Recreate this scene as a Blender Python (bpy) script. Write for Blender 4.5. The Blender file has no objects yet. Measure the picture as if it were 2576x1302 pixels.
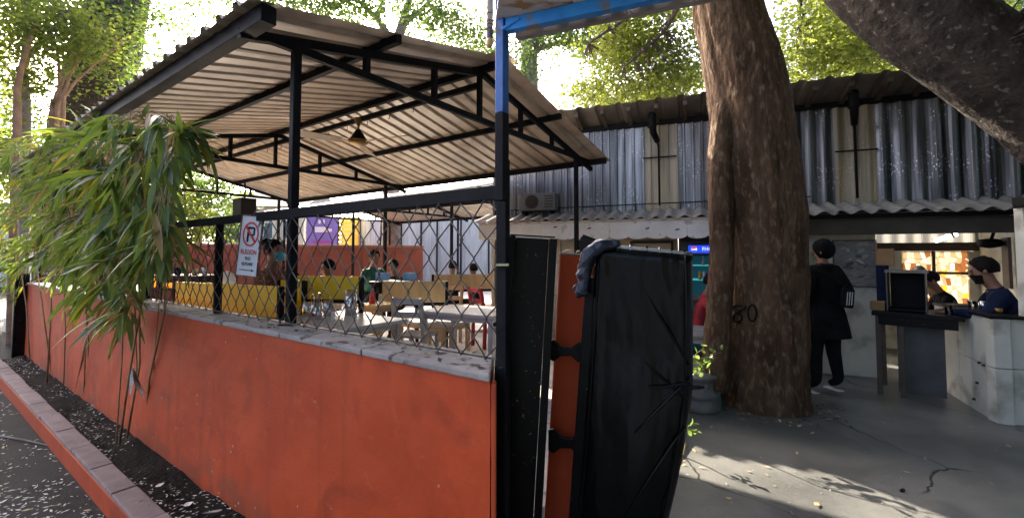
import bpy, bmesh, math, random
from mathutils import Vector, Matrix, noise
random.seed(11)
R = math.radians
scene = bpy.context.scene
COL = scene.collection

# ------------------------------------------------------------------ camera
FPX, PITCH, HORIZON, EYE = 1117.0, R(2.5), 640.0, 1.6      # focal length in px of a 2576 px wide frame
VC = HORIZON - FPX * math.tan(PITCH)
cd = bpy.data.cameras.new('camera')
cd.sensor_width = 36.0
cd.lens = 36.0 * FPX / 2576.0
cd.shift_y = (VC - 651.0) / 2576.0
cd.clip_start, cd.clip_end = 0.05, 600.0
cam = bpy.data.objects.new('camera', cd)
cam.location = (0, 0, EYE)
cam.rotation_euler = (R(90) + PITCH, 0, 0)
COL.objects.link(cam)
scene.camera = cam

# ------------------------------------------------------------------ sky, sun, exposure
SUN_AZ, SUN_EL = R(-30), R(26)
world = bpy.data.worlds.new('World')
scene.world = world
world.use_nodes = True
wn = world.node_tree
for n in list(wn.nodes): wn.nodes.remove(n)
sky = wn.nodes.new('ShaderNodeTexSky')
sky.sky_type = 'NISHITA'
sky.sun_disc = False
sky.sun_elevation = SUN_EL
sky.sun_rotation = SUN_AZ
sky.dust_density = 5.0
sky.air_density = 0.35
sky.ozone_density = 0.0
bg = wn.nodes.new('ShaderNodeBackground'); bg.inputs['Strength'].default_value = 0.15
wo = wn.nodes.new('ShaderNodeOutputWorld')
wn.links.new(sky.outputs[0], bg.inputs[0]); wn.links.new(bg.outputs[0], wo.inputs[0])
sd = bpy.data.lights.new('sun', 'SUN'); sd.energy = 3.6; sd.angle = R(0.53); sd.color = (1.0, 0.88, 0.72)
sun = bpy.data.objects.new('sun', sd); COL.objects.link(sun)
SV = Vector((math.sin(SUN_AZ) * math.cos(SUN_EL), math.cos(SUN_AZ) * math.cos(SUN_EL), math.sin(SUN_EL)))
sun.rotation_euler = SV.to_track_quat('Z', 'Y').to_euler(); sun.location = SV * 40
vs = scene.view_settings
vs.view_transform = 'Standard'; vs.look = 'None'; vs.gamma = 1.0; vs.use_curve_mapping = False
vs.exposure = 2.95
try:
    scene.cycles.use_denoising = True
    scene.cycles.max_bounces = 8
    scene.cycles.sample_clamp_indirect = 4.0
except Exception: pass

# ------------------------------------------------------------------ measuring helpers
def ray(u, v):
    x = (u - 1288.0) / FPX; y = (VC - v) / FPX
    return Vector((x, math.cos(PITCH) - y * math.sin(PITCH), math.sin(PITCH) + y * math.cos(PITCH)))
def at(u, v, Y):
    r = ray(u, v); return Vector((0, 0, EYE)) + r * (Y / r.y)
def atz(u, v, z):
    r = ray(u, v); return Vector((0, 0, EYE)) + r * ((z - EYE) / r.z)
# terrace frame: origin at the near end of the red wall, s along the wall, k into the terrace
A0 = Vector((-.08, 1.66, 0)); D = Vector((-.8144, .5803, 0)); E_ = Vector((.5803, .8144, 0))
def Wp(s, k, z): return A0 + D * s + E_ * k + Vector((0, 0, z))
def onk(u, v, k):
    r = ray(u, v); t = (k + A0.dot(E_)) / r.dot(E_)
    P = Vector((0, 0, EYE)) + r * t
    return (P - A0).dot(D), P.z
def sk(P): return (P - A0).dot(D), (P - A0).dot(E_)
# shed frame: t along the facade, o out of it towards the court
G0 = Vector((.014, 7.8, 0)); GD = Vector((.933, -.36, 0)).normalized(); GN = Vector((-.36, -.933, 0)).normalized()
def Fp(t, o, z): return G0 + GD * t + GN * o + Vector((0, 0, z))
def ft(u, v, o=0.0):
    r = ray(u, v); n = -GN; t = (G0.dot(n) - o) / r.dot(n)
    P = Vector((0, 0, EYE)) + r * t
    return (P - G0).dot(GD), P.z

# ------------------------------------------------------------------ materials
MATS = {}
def mat(name, c1, c2=None, scale=4.0, rough=.6, metal=0.0, bump=0.0, bscale=60.0, stretch=(1, 1, 1), rnd=0.0, spec=.5,
        contrast=(.35, .65), detail=6.0, c3=None, s3=30.0, t3=(.62, .68), bdist=.01, trans=0.0, coat=0.0, rvar=0.0):
    if name in MATS: return MATS[name]
    m = bpy.data.materials.new(name); m.use_nodes = True
    nt = m.node_tree; N = nt.nodes; L = nt.links
    b = N['Principled BSDF']
    b.inputs['Roughness'].default_value = rough; b.inputs['Metallic'].default_value = metal
    b.inputs['Specular IOR Level'].default_value = spec
    if coat: b.inputs['Coat Weight'].default_value = coat
    if trans: b.inputs['Transmission Weight'].default_value = trans
    c2 = c2 or c1
    geo = N.new('ShaderNodeNewGeometry')
    mp = N.new('ShaderNodeMapping'); mp.inputs['Scale'].default_value = stretch
    L.new(geo.outputs['Position'], mp.inputs['Vector'])
    n1 = N.new('ShaderNodeTexNoise'); n1.inputs['Scale'].default_value = scale; n1.inputs['Detail'].default_value = detail
    n1.inputs['Roughness'].default_value = .62
    L.new(mp.outputs[0], n1.inputs['Vector'])
    cr = N.new('ShaderNodeValToRGB')
    cr.color_ramp.elements[0].position, cr.color_ramp.elements[1].position = contrast
    cr.color_ramp.elements[0].color = (*c1, 1); cr.color_ramp.elements[1].color = (*c2, 1)
    L.new(n1.outputs['Fac'], cr.inputs[0]); out = cr.outputs[0]
    if c3:
        n3 = N.new('ShaderNodeTexNoise'); n3.inputs['Scale'].default_value = s3; n3.inputs['Detail'].default_value = 4
        L.new(mp.outputs[0], n3.inputs['Vector'])
        r3 = N.new('ShaderNodeValToRGB'); r3.color_ramp.elements[0].position, r3.color_ramp.elements[1].position = t3
        L.new(n3.outputs['Fac'], r3.inputs[0])
        mx = N.new('ShaderNodeMixRGB'); L.new(r3.outputs[0], mx.inputs[0]); L.new(out, mx.inputs[1]); mx.inputs[2].default_value = (*c3, 1)
        out = mx.outputs[0]
    if rnd:
        oi = N.new('ShaderNodeObjectInfo'); mr = N.new('ShaderNodeMapRange')
        mr.inputs['To Min'].default_value = 1 - rnd; mr.inputs['To Max'].default_value = 1 + rnd
        L.new(oi.outputs['Random'], mr.inputs['Value'])
        mx2 = N.new('ShaderNodeMixRGB'); mx2.blend_type = 'MULTIPLY'; mx2.inputs[0].default_value = 1
        L.new(out, mx2.inputs[1]); L.new(mr.outputs[0], mx2.inputs[2]); out = mx2.outputs[0]
    L.new(out, b.inputs['Base Color'])
    if rvar:
        rr = N.new('ShaderNodeMapRange'); rr.inputs['To Min'].default_value = max(.03, rough - rvar); rr.inputs['To Max'].default_value = min(1, rough + rvar)
        L.new(n1.outputs['Fac'], rr.inputs['Value']); L.new(rr.outputs[0], b.inputs['Roughness'])
    if bump:
        nb = N.new('ShaderNodeTexNoise'); nb.inputs['Scale'].default_value = bscale; nb.inputs['Detail'].default_value = 5
        L.new(mp.outputs[0], nb.inputs['Vector'])
        bp = N.new('ShaderNodeBump'); bp.inputs['Strength'].default_value = bump; bp.inputs['Distance'].default_value = bdist
        L.new(nb.outputs['Fac'], bp.inputs['Height']); L.new(bp.outputs[0], b.inputs['Normal'])
    MATS[name] = m
    return m
def emit(name, color, strength):
    if name in MATS: return MATS[name]
    m = bpy.data.materials.new(name); m.use_nodes = True
    b = m.node_tree.nodes['Principled BSDF']
    b.inputs['Base Color'].default_value = (color[0] * .15, color[1] * .15, color[2] * .15, 1)
    b.inputs['Emission Color'].default_value = (*color, 1); b.inputs['Emission Strength'].default_value = strength
    MATS[name] = m
    return m
def leafmat(name, c1, c2, cback, rough=.45, tw=.5, scale=2.5):
    if name in MATS: return MATS[name]
    m = bpy.data.materials.new(name); m.use_nodes = True
    nt = m.node_tree; N = nt.nodes; L = nt.links
    for n in list(N): N.remove(n)
    out = N.new('ShaderNodeOutputMaterial')
    geo = N.new('ShaderNodeNewGeometry')
    n1 = N.new('ShaderNodeTexNoise'); n1.inputs['Scale'].default_value = scale; n1.inputs['Detail'].default_value = 3
    L.new(geo.outputs['Position'], n1.inputs['Vector'])
    oi = N.new('ShaderNodeObjectInfo')
    ad = N.new('ShaderNodeMath'); ad.operation = 'ADD'
    ri = N.new('ShaderNodeMapRange'); ri.inputs['To Min'].default_value = -.25; ri.inputs['To Max'].default_value = .25
    L.new(geo.outputs['Random Per Island'], ri.inputs['Value'])
    L.new(n1.outputs['Fac'], ad.inputs[0]); L.new(ri.outputs[0], ad.inputs[1])
    cr = N.new('ShaderNodeValToRGB'); cr.color_ramp.elements[0].position = .3; cr.color_ramp.elements[1].position = .7
    cr.color_ramp.elements[0].color = (*c1, 1); cr.color_ramp.elements[1].color = (*c2, 1)
    L.new(ad.outputs[0], cr.inputs[0])
    df = N.new('ShaderNodeBsdfPrincipled'); df.inputs['Roughness'].default_value = rough
    L.new(cr.outputs[0], df.inputs['Base Color'])
    tr = N.new('ShaderNodeBsdfTranslucent')
    mx = N.new('ShaderNodeMixRGB'); mx.inputs[0].default_value = .6; mx.inputs[2].default_value = (*cback, 1)
    L.new(cr.outputs[0], mx.inputs[1]); L.new(mx.outputs[0], tr.inputs[0])
    ms = N.new('ShaderNodeMixShader'); ms.inputs[0].default_value = tw
    L.new(df.outputs[0], ms.inputs[1]); L.new(tr.outputs[0], ms.inputs[2]); L.new(ms.outputs[0], out.inputs[0])
    MATS[name] = m
    return m
def sheetmat(name, c1, c2, c3, tw=0.0, metal=.3, rough=.5):
    """weathered cladding: vertical run-off streaks and lichen specks; tw lets daylight through the plastic ones"""
    m = bpy.data.materials.new(name); m.use_nodes = True
    nt = m.node_tree; N = nt.nodes; L = nt.links; b = N['Principled BSDF']
    b.inputs['Roughness'].default_value = rough; b.inputs['Metallic'].default_value = metal
    geo = N.new('ShaderNodeNewGeometry'); mp = N.new('ShaderNodeMapping'); mp.inputs['Scale'].default_value = (14, 14, .7)
    L.new(geo.outputs['Position'], mp.inputs['Vector'])
    n1 = N.new('ShaderNodeTexNoise'); n1.inputs['Scale'].default_value = 1.0; n1.inputs['Detail'].default_value = 7
    L.new(mp.outputs[0], n1.inputs['Vector'])
    cr = N.new('ShaderNodeValToRGB'); cr.color_ramp.elements[0].position = .36; cr.color_ramp.elements[1].position = .66
    cr.color_ramp.elements[0].color = (*c1, 1); cr.color_ramp.elements[1].color = (*c2, 1)
    L.new(n1.outputs['Fac'], cr.inputs[0])
    vo = N.new('ShaderNodeTexVoronoi'); vo.inputs['Scale'].default_value = 34
    mp2 = N.new('ShaderNodeMapping'); mp2.inputs['Scale'].default_value = (1, 1, .55); L.new(geo.outputs['Position'], mp2.inputs['Vector']); L.new(mp2.outputs[0], vo.inputs['Vector'])
    n2 = N.new('ShaderNodeTexNoise'); n2.inputs['Scale'].default_value = 3.0; L.new(geo.outputs['Position'], n2.inputs['Vector'])
    lt = N.new('ShaderNodeMapRange'); lt.inputs['From Min'].default_value = .30; lt.inputs['From Max'].default_value = .14; L.new(vo.outputs['Distance'], lt.inputs['Value'])
    gate = N.new('ShaderNodeMapRange'); gate.inputs['From Min'].default_value = .48; gate.inputs['From Max'].default_value = .60; L.new(n2.outputs['Fac'], gate.inputs['Value'])
    mu = N.new('ShaderNodeMath'); mu.operation = 'MULTIPLY'; L.new(lt.outputs[0], mu.inputs[0]); L.new(gate.outputs[0], mu.inputs[1])
    mx = N.new('ShaderNodeMixRGB'); L.new(mu.outputs[0], mx.inputs[0]); L.new(cr.outputs[0], mx.inputs[1]); mx.inputs[2].default_value = (*c3, 1)
    oi = N.new('ShaderNodeObjectInfo'); mr = N.new('ShaderNodeMapRange'); mr.inputs['To Min'].default_value = .72; mr.inputs['To Max'].default_value = 1.2; L.new(oi.outputs['Random'], mr.inputs['Value'])
    m2 = N.new('ShaderNodeMixRGB'); m2.blend_type = 'MULTIPLY'; m2.inputs[0].default_value = 1; L.new(mx.outputs[0], m2.inputs[1]); L.new(mr.outputs[0], m2.inputs[2])
    L.new(m2.outputs[0], b.inputs['Base Color'])
    bp = N.new('ShaderNodeBump'); bp.inputs['Strength'].default_value = .25; bp.inputs['Distance'].default_value = .01; L.new(n1.outputs['Fac'], bp.inputs['Height']); L.new(bp.outputs[0], b.inputs['Normal'])
    if tw:
        tr = N.new('ShaderNodeBsdfTranslucent'); L.new(m2.outputs[0], tr.inputs[0]); ms = N.new('ShaderNodeMixShader'); ms.inputs[0].default_value = tw
        L.new(b.outputs[0], ms.inputs[1]); L.new(tr.outputs[0], ms.inputs[2]); L.new(ms.outputs[0], N['Material Output'].inputs[0])
    MATS[name] = m
    return m
def floormat(name, c1, c2, crack, cscale, rough=.55, cw=.012, spots=None):
    m = bpy.data.materials.new(name); m.use_nodes = True
    nt = m.node_tree; N = nt.nodes; L = nt.links; b = N['Principled BSDF']
    geo = N.new('ShaderNodeNewGeometry')
    n1 = N.new('ShaderNodeTexNoise'); n1.inputs['Scale'].default_value = 1.3; n1.inputs['Detail'].default_value = 9; n1.inputs['Roughness'].default_value = .65
    L.new(geo.outputs['Position'], n1.inputs['Vector'])
    cr = N.new('ShaderNodeValToRGB'); cr.color_ramp.elements[0].position = .34; cr.color_ramp.elements[1].position = .66
    cr.color_ramp.elements[0].color = (*c1, 1); cr.color_ramp.elements[1].color = (*c2, 1); L.new(n1.outputs['Fac'], cr.inputs[0])
    nd = N.new('ShaderNodeTexNoise'); nd.inputs['Scale'].default_value = 3.5; nd.inputs['Detail'].default_value = 6; L.new(geo.outputs['Position'], nd.inputs['Vector'])
    mxv = N.new('ShaderNodeMixRGB'); mxv.inputs[0].default_value = .16; L.new(geo.outputs['Position'], mxv.inputs[1]); L.new(nd.outputs['Color'], mxv.inputs[2])
    vo = N.new('ShaderNodeTexVoronoi'); vo.feature = 'DISTANCE_TO_EDGE'; vo.inputs['Scale'].default_value = cscale; L.new(mxv.outputs[0], vo.inputs['Vector'])
    ck = N.new('ShaderNodeMapRange'); ck.inputs['From Min'].default_value = cw; ck.inputs['From Max'].default_value = cw * .25; L.new(vo.outputs['Distance'], ck.inputs['Value'])
    ng = N.new('ShaderNodeTexNoise'); ng.inputs['Scale'].default_value = 1.7; L.new(geo.outputs['Position'], ng.inputs['Vector'])
    gt = N.new('ShaderNodeMapRange'); gt.inputs['From Min'].default_value = .42; gt.inputs['From Max'].default_value = .55; L.new(ng.outputs['Fac'], gt.inputs['Value'])
    mu = N.new('ShaderNodeMath'); mu.operation = 'MULTIPLY'; L.new(ck.outputs[0], mu.inputs[0]); L.new(gt.outputs[0], mu.inputs[1])
    mx = N.new('ShaderNodeMixRGB'); L.new(mu.outputs[0], mx.inputs[0]); L.new(cr.outputs[0], mx.inputs[1]); mx.inputs[2].default_value = (*crack, 1)
    L.new(mx.outputs[0], b.inputs['Base Color'])
    rr = N.new('ShaderNodeMapRange'); rr.inputs['To Min'].default_value = rough - .18; rr.inputs['To Max'].default_value = rough + .15; L.new(n1.outputs['Fac'], rr.inputs['Value']); L.new(rr.outputs[0], b.inputs['Roughness'])
    nb = N.new('ShaderNodeTexNoise'); nb.inputs['Scale'].default_value = 70; nb.inputs['Detail'].default_value = 4; L.new(geo.outputs['Position'], nb.inputs['Vector'])
    gr = N.new('ShaderNodeMapRange'); gr.inputs['From Min'].default_value = .60; gr.inputs['From Max'].default_value = .72; gr.inputs['To Max'].default_value = .55; L.new(nb.outputs['Fac'], gr.inputs['Value'])
    st_ = N.new('ShaderNodeTexNoise'); st_.inputs['Scale'].default_value = .7; st_.inputs['Detail'].default_value = 8; st_.inputs['Distortion'].default_value = 1.2; L.new(geo.outputs['Position'], st_.inputs['Vector'])
    sr = N.new('ShaderNodeMapRange'); sr.inputs['From Min'].default_value = .50; sr.inputs['From Max'].default_value = .62; sr.inputs['To Max'].default_value = .55; L.new(st_.outputs['Fac'], sr.inputs['Value'])
    m5 = N.new('ShaderNodeMixRGB'); L.new(sr.outputs[0], m5.inputs[0]); L.new(mx.outputs[0], m5.inputs[1]); m5.inputs[2].default_value = (c1[0] * .55, c1[1] * .55, c1[2] * .55, 1)
    m6 = N.new('ShaderNodeMixRGB'); L.new(gr.outputs[0], m6.inputs[0]); L.new(m5.outputs[0], m6.inputs[1]); m6.inputs[2].default_value = (c1[0] * .35, c1[1] * .33, c1[2] * .3, 1); L.new(m6.outputs[0], b.inputs['Base Color'])
    sb = N.new('ShaderNodeMath'); sb.operation = 'SUBTRACT'; L.new(nb.outputs['Fac'], sb.inputs[0]); L.new(mu.outputs[0], sb.inputs[1])
    bp = N.new('ShaderNodeBump'); bp.inputs['Strength'].default_value = .3; bp.inputs['Distance'].default_value = .006; L.new(sb.outputs[0], bp.inputs['Height']); L.new(bp.outputs[0], b.inputs['Normal'])
    MATS[name] = m
    return m

M_red = mat('red_oxide_paint', (.33, .050, .017), (.41, .066, .022), scale=1.6, rough=.7, spec=.15, bump=.25, bscale=9, c3=(.23, .040, .018), s3=2.6, t3=(.56, .74), bdist=.02)
def wallmat(name):
    m = bpy.data.materials.new(name); m.use_nodes = True
    nt = m.node_tree; N = nt.nodes; L = nt.links; b = N['Principled BSDF']; b.inputs['Roughness'].default_value = .62; b.inputs['Specular IOR Level'].default_value = .2
    geo = N.new('ShaderNodeNewGeometry')
    def nz(sc, det=6, st=(1, 1, 1), dist=0.0):
        mp = N.new('ShaderNodeMapping'); mp.inputs['Scale'].default_value = st; L.new(geo.outputs['Position'], mp.inputs['Vector'])
        q = N.new('ShaderNodeTexNoise'); q.inputs['Scale'].default_value = sc; q.inputs['Detail'].default_value = det; q.inputs['Distortion'].default_value = dist; L.new(mp.outputs[0], q.inputs['Vector']); return q.outputs['Fac']
    def ramp(f, a, c, lo=0.0, hi=1.0):
        q = N.new('ShaderNodeMapRange'); q.inputs['From Min'].default_value = a; q.inputs['From Max'].default_value = c; q.inputs['To Min'].default_value = lo; q.inputs['To Max'].default_value = hi; L.new(f, q.inputs['Value']); return q.outputs[0]
    def mix(f, c0, col):
        q = N.new('ShaderNodeMixRGB'); L.new(f, q.inputs[0]); q.inputs[2].default_value = (*col, 1)
        if isinstance(c0, tuple): q.inputs[1].default_value = (*c0, 1)
        else: L.new(c0, q.inputs[1])
        return q.outputs[0]
    c = mix(ramp(nz(1.7), .35, .65), (.39, .054, .016), (.50, .074, .022))
    c = mix(ramp(nz(2.6, 8, dist=1.5), .52, .72, 0, .75), c, (.29, .044, .017))          # damp patches
    c = mix(ramp(nz(1.0, 8, (9, 9, .8)), .58, .74, 0, .5), c, (.19, .036, .018))           # run-off streaks
    c = mix(ramp(nz(5.0, 9, dist=3.0), .62, .68, 0, .35), c, (.50, .105, .045))            # scuffs
    vo = N.new('ShaderNodeTexVoronoi'); vo.inputs['Scale'].default_value = 11; L.new(geo.outputs['Position'], vo.inputs['Vector'])
    sx_ = N.new('ShaderNodeSeparateXYZ'); L.new(geo.outputs['Position'], sx_.inputs[0])
    lowz = ramp(sx_.outputs['Z'], .55, .0, 0, .16); na_ = N.new('ShaderNodeMath'); na_.operation = 'ADD'; L.new(nz(2.2, 3), na_.inputs[0]); L.new(lowz, na_.inputs[1])
    nd_ = N.new('ShaderNodeMath'); nd_.operation = 'ADD'; L.new(nz(3.4, 9, dist=.6), nd_.inputs[0]); L.new(ramp(sx_.outputs['Z'], .32, .0, 0, .26), nd_.inputs[1])
    c = mix(ramp(nd_.outputs[0], .62, .80, 0, .5), c, (.15, .060, .034))                     # mud splashed up from the bed
    gt = ramp(na_.outputs[0], .53, .60); fl = ramp(vo.outputs['Distance'], .10, .06)
    mu = N.new('ShaderNodeMath'); mu.operation = 'MULTIPLY'; L.new(gt, mu.inputs[0]); L.new(fl, mu.inputs[1])
    c = mix(mu.outputs[0], c, (.46, .36, .30))                                             # flaked spots
    L.new(c, b.inputs['Base Color'])
    n1 = nz(7, 7); n2 = nz(60, 4); ad = N.new('ShaderNodeMath'); ad.operation = 'MULTIPLY_ADD'; L.new(n2, ad.inputs[0]); ad.inputs[1].default_value = .22; L.new(n1, ad.inputs[2])
    sb = N.new('ShaderNodeMath'); sb.operation = 'SUBTRACT'; L.new(ad.outputs[0], sb.inputs[0]); L.new(mu.outputs[0], sb.inputs[1])
    bp = N.new('ShaderNodeBump'); bp.inputs['Strength'].default_value = .35; bp.inputs['Distance'].default_value = .015; L.new(sb.outputs[0], bp.inputs['Height']); L.new(bp.outputs[0], b.inputs['Normal'])
    return m
M_wall = wallmat('old_red_wall_paint')
M_redwall = mat('red_inner_wall', (.22, .055, .03), (.30, .075, .04), scale=2, rough=.7)
M_cement = mat('coping_cement', (.23, .20, .185), (.34, .31, .29), scale=5, rough=.85, bump=.5, bscale=45, c3=(.07, .055, .045), s3=9, t3=(.60, .66))
M_kerbtop = mat('kerb_cement', (.19, .135, .12), (.28, .21, .19), scale=6, rough=.85, bump=.4, bscale=50, c3=(.09, .06, .055), s3=22, t3=(.66, .70), rnd=.1)
M_soil = mat('wet_soil', (.006, .0045, .0035), (.022, .016, .012), scale=9, rough=.9, spec=.1, bump=.9, bscale=30, bdist=.03)
M_road = mat('dark_paving', (.012, .011, .010), (.035, .032, .029), scale=3, rough=.85, bump=.6, bscale=55, rvar=.1, spec=.15)
M_floor = floormat('court_floor', (.105, .110, .107), (.20, .198, .185), (.03, .028, .025), .62, rough=.38, cw=.006)
M_tfloor = floormat('terrace_floor', (.52, .49, .46), (.64, .61, .58), (.2, .19, .18), 1.3, rough=.5)
M_steel = mat('black_steel', (.006, .007, .009), (.014, .014, .017), scale=7, rough=.6, bump=.15, bscale=40, rvar=.12, spec=.08)
M_gate = mat('black_gate_paint', (.002, .0024, .0024), (.005, .0055, .005), scale=5, rough=.36, c3=(.11, .095, .085), s3=46, t3=(.69, .72), bump=.12, bscale=25, rvar=.1, spec=.14)
M_tarp = mat('black_plastic_sheet', (.002, .0024, .0024), (.004, .0046, .0044), scale=3, rough=.26, spec=.16, bump=.5, bscale=5, stretch=(1, 1, .3), bdist=.03)
M_navy = mat('navy_plastic_bag', (.004, .007, .018), (.010, .017, .04), scale=9, rough=.3, bump=.8, bscale=9, bdist=.03)
M_blue = mat('blue_paint', (.012, .19, .62), (.025, .29, .80), scale=9, rough=.45, c3=(.19, .16, .13), s3=7, t3=(.63, .70), bump=.2)
M_wire = mat('galvanised_wire', (.05, .045, .04), (.13, .115, .10), scale=30, rough=.45, metal=.5)
M_roof = mat('roof_sheet_metal', (.38, .32, .25), (.52, .45, .36), scale=2.2, rough=.34, metal=.15, rnd=.06, c3=(.27, .22, .165), s3=3.5, t3=(.54, .72), spec=.7)
M_clad = sheetmat('grey_cladding', (.095, .098, .102), (.36, .365, .37), (.66, .66, .66), metal=.45, rough=.38)
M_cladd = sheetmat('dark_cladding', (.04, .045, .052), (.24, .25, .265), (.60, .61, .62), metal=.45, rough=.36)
M_clear = sheetmat('plastic_cladding', (.33, .29, .20), (.50, .46, .36), (.62, .60, .52), tw=.35, metal=0)
M_fibre = mat('fibre_cement', (.22, .20, .185), (.34, .32, .30), scale=5, rough=.9, bump=.4, bscale=60, c3=(.10, .09, .08), s3=8)
M_cream = mat('cream_paint', (.56, .47, .34), (.66, .58, .46), scale=3, rough=.6, c3=(.42, .33, .22), s3=5, bump=.1)
M_white = mat('white_paint', (.60, .58, .55), (.74, .72, .69), scale=3, rough=.5, c3=(.46, .42, .38), s3=6)
M_plaster = mat('grey_plaster', (.50, .51, .45), (.62, .63, .56), scale=2.2, rough=.75, c3=(.33, .32, .27), s3=3.2, t3=(.56, .70), bump=.2, bscale=20)
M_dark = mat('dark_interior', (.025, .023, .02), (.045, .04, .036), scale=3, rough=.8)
M_brown = mat('dark_wood', (.055, .04, .03), (.09, .065, .045), scale=6, rough=.6, stretch=(1, 1, 4))
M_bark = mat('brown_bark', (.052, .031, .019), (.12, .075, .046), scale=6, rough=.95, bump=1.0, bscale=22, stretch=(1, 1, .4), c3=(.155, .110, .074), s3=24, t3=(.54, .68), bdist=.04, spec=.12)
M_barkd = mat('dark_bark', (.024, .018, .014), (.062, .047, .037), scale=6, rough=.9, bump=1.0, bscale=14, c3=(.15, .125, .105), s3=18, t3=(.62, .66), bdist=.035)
M_barkg = mat('grey_bark', (.13, .115, .10), (.26, .235, .21), scale=6, rough=.9, bump=.6, bscale=20)
M_barkr = mat('reddish_bark', (.16, .09, .05), (.27, .165, .10), scale=6, rough=.9, bump=.5, bscale=20)
M_yellow = mat('yellow_board', (.80, .56, .02), (.86, .63, .03), scale=2.5, rough=.5, c3=(.5, .33, .03), s3=6)
M_tan = mat('tan_board', (.50, .34, .15), (.60, .43, .21), scale=3, rough=.55, stretch=(6, 1, 1))
M_wood = mat('pale_wood', (.40, .27, .14), (.52, .37, .21), scale=4, rough=.55, stretch=(1, 1, 5))
M_greywood = mat('grey_painted_wood', (.34, .33, .33), (.44, .43, .43), scale=4, rough=.55, stretch=(1, 1, 5))
M_table = mat('grey_tabletop', (.40, .40, .41), (.50, .50, .51), scale=3, rough=.38)
M_chrome = mat('stainless_steel', (.55, .55, .56), (.66, .66, .67), rough=.18, metal=1.0)
M_brass = mat('brass', (.22, .14, .05), (.30, .20, .075), rough=.45, metal=.8)
M_skin = mat('skin', (.20, .095, .055), (.26, .13, .08), scale=6, rough=.55)
M_hair = mat('black_hair', (.005, .004, .004), (.012, .010, .009), scale=40, rough=.7, spec=.1, bump=.4, bscale=90)
M_blackcloth = mat('black_cloth', (.006, .006, .007), (.012, .012, .014), scale=9, rough=.9, spec=.1, bump=.5, bscale=8, bdist=.03)
M_navycloth = mat('navy_cloth', (.007, .011, .030), (.012, .019, .05), scale=8, rough=.9, spec=.1, bump=.5, bscale=8, bdist=.03)
M_whitecloth = mat('white_cloth', (.6, .62, .66), (.74, .75, .78), scale=8, rough=.85, bump=.4, bscale=9)
M_greencloth = mat('green_cloth', (.02, .09, .06), (.03, .14, .09), scale=8, rough=.85)
M_redcloth = mat('red_cloth', (.30, .02, .025), (.42, .03, .035), scale=8, rough=.85)
M_browncloth = mat('rust_cloth', (.16, .05, .035), (.24, .085, .055), scale=14, rough=.9, c3=(.34, .20, .13), s3=30, t3=(.55, .6))
M_denim = mat('dark_trousers', (.007, .008, .010), (.014, .015, .018), scale=9, rough=.9, spec=.1)
M_maskblue = mat('sky_blue_mask', (.05, .42, .55), (.08, .5, .62), rough=.7)
M_red2 = mat('signal_red', (.62, .03, .015), (.70, .045, .02), rough=.45)
M_black = mat('flat_black', (.004, .004, .004), (.007, .007, .007), rough=.6, spec=.15)
M_signwhite = mat('sign_white', (.66, .67, .72), (.74, .75, .79), scale=3, rough=.45)
M_glass = mat('clear_glass', (.9, .95, .96), rough=.05, trans=1.0)
M_petal = mat('dry_petals', (.50, .46, .40), (.72, .69, .63), scale=30, rough=.8)
M_dryleaf = mat('dry_leaf', (.40, .27, .12), (.55, .42, .24), scale=20, rough=.8)
M_pot = mat('cast_stone', (.10, .10, .10), (.17, .17, .17), scale=6, rough=.6, bump=.4, bscale=30, c3=(.16, .15, .14), s3=9)
M_bamb = leafmat('bamboo_leaf', (.028, .068, .022), (.10, .165, .055), (.26, .36, .035), rough=.38, tw=.40)
M_bambdry = leafmat('bamboo_leaf_tan', (.30, .17, .06), (.42, .28, .12), (.5, .33, .12), tw=.35)
M_bambyel = leafmat('bamboo_leaf_yellow', (.16, .17, .02), (.26, .25, .03), (.45, .42, .04), tw=.4)
M_culm = mat('bamboo_culm', (.15, .10, .04), (.34, .25, .11), scale=8, rough=.6, stretch=(1, 1, .4))
M_leafy = leafmat('tree_leaf_yellow', (.055, .095, .018), (.13, .16, .022), (.36, .42, .05), tw=.55)
M_leafg = leafmat('tree_leaf_green', (.04, .085, .025), (.085, .13, .03), (.22, .34, .06), tw=.5)
M_leafd = leafmat('tree_leaf_dark', (.03, .065, .028), (.06, .10, .035), (.20, .32, .07), tw=.45)

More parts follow.
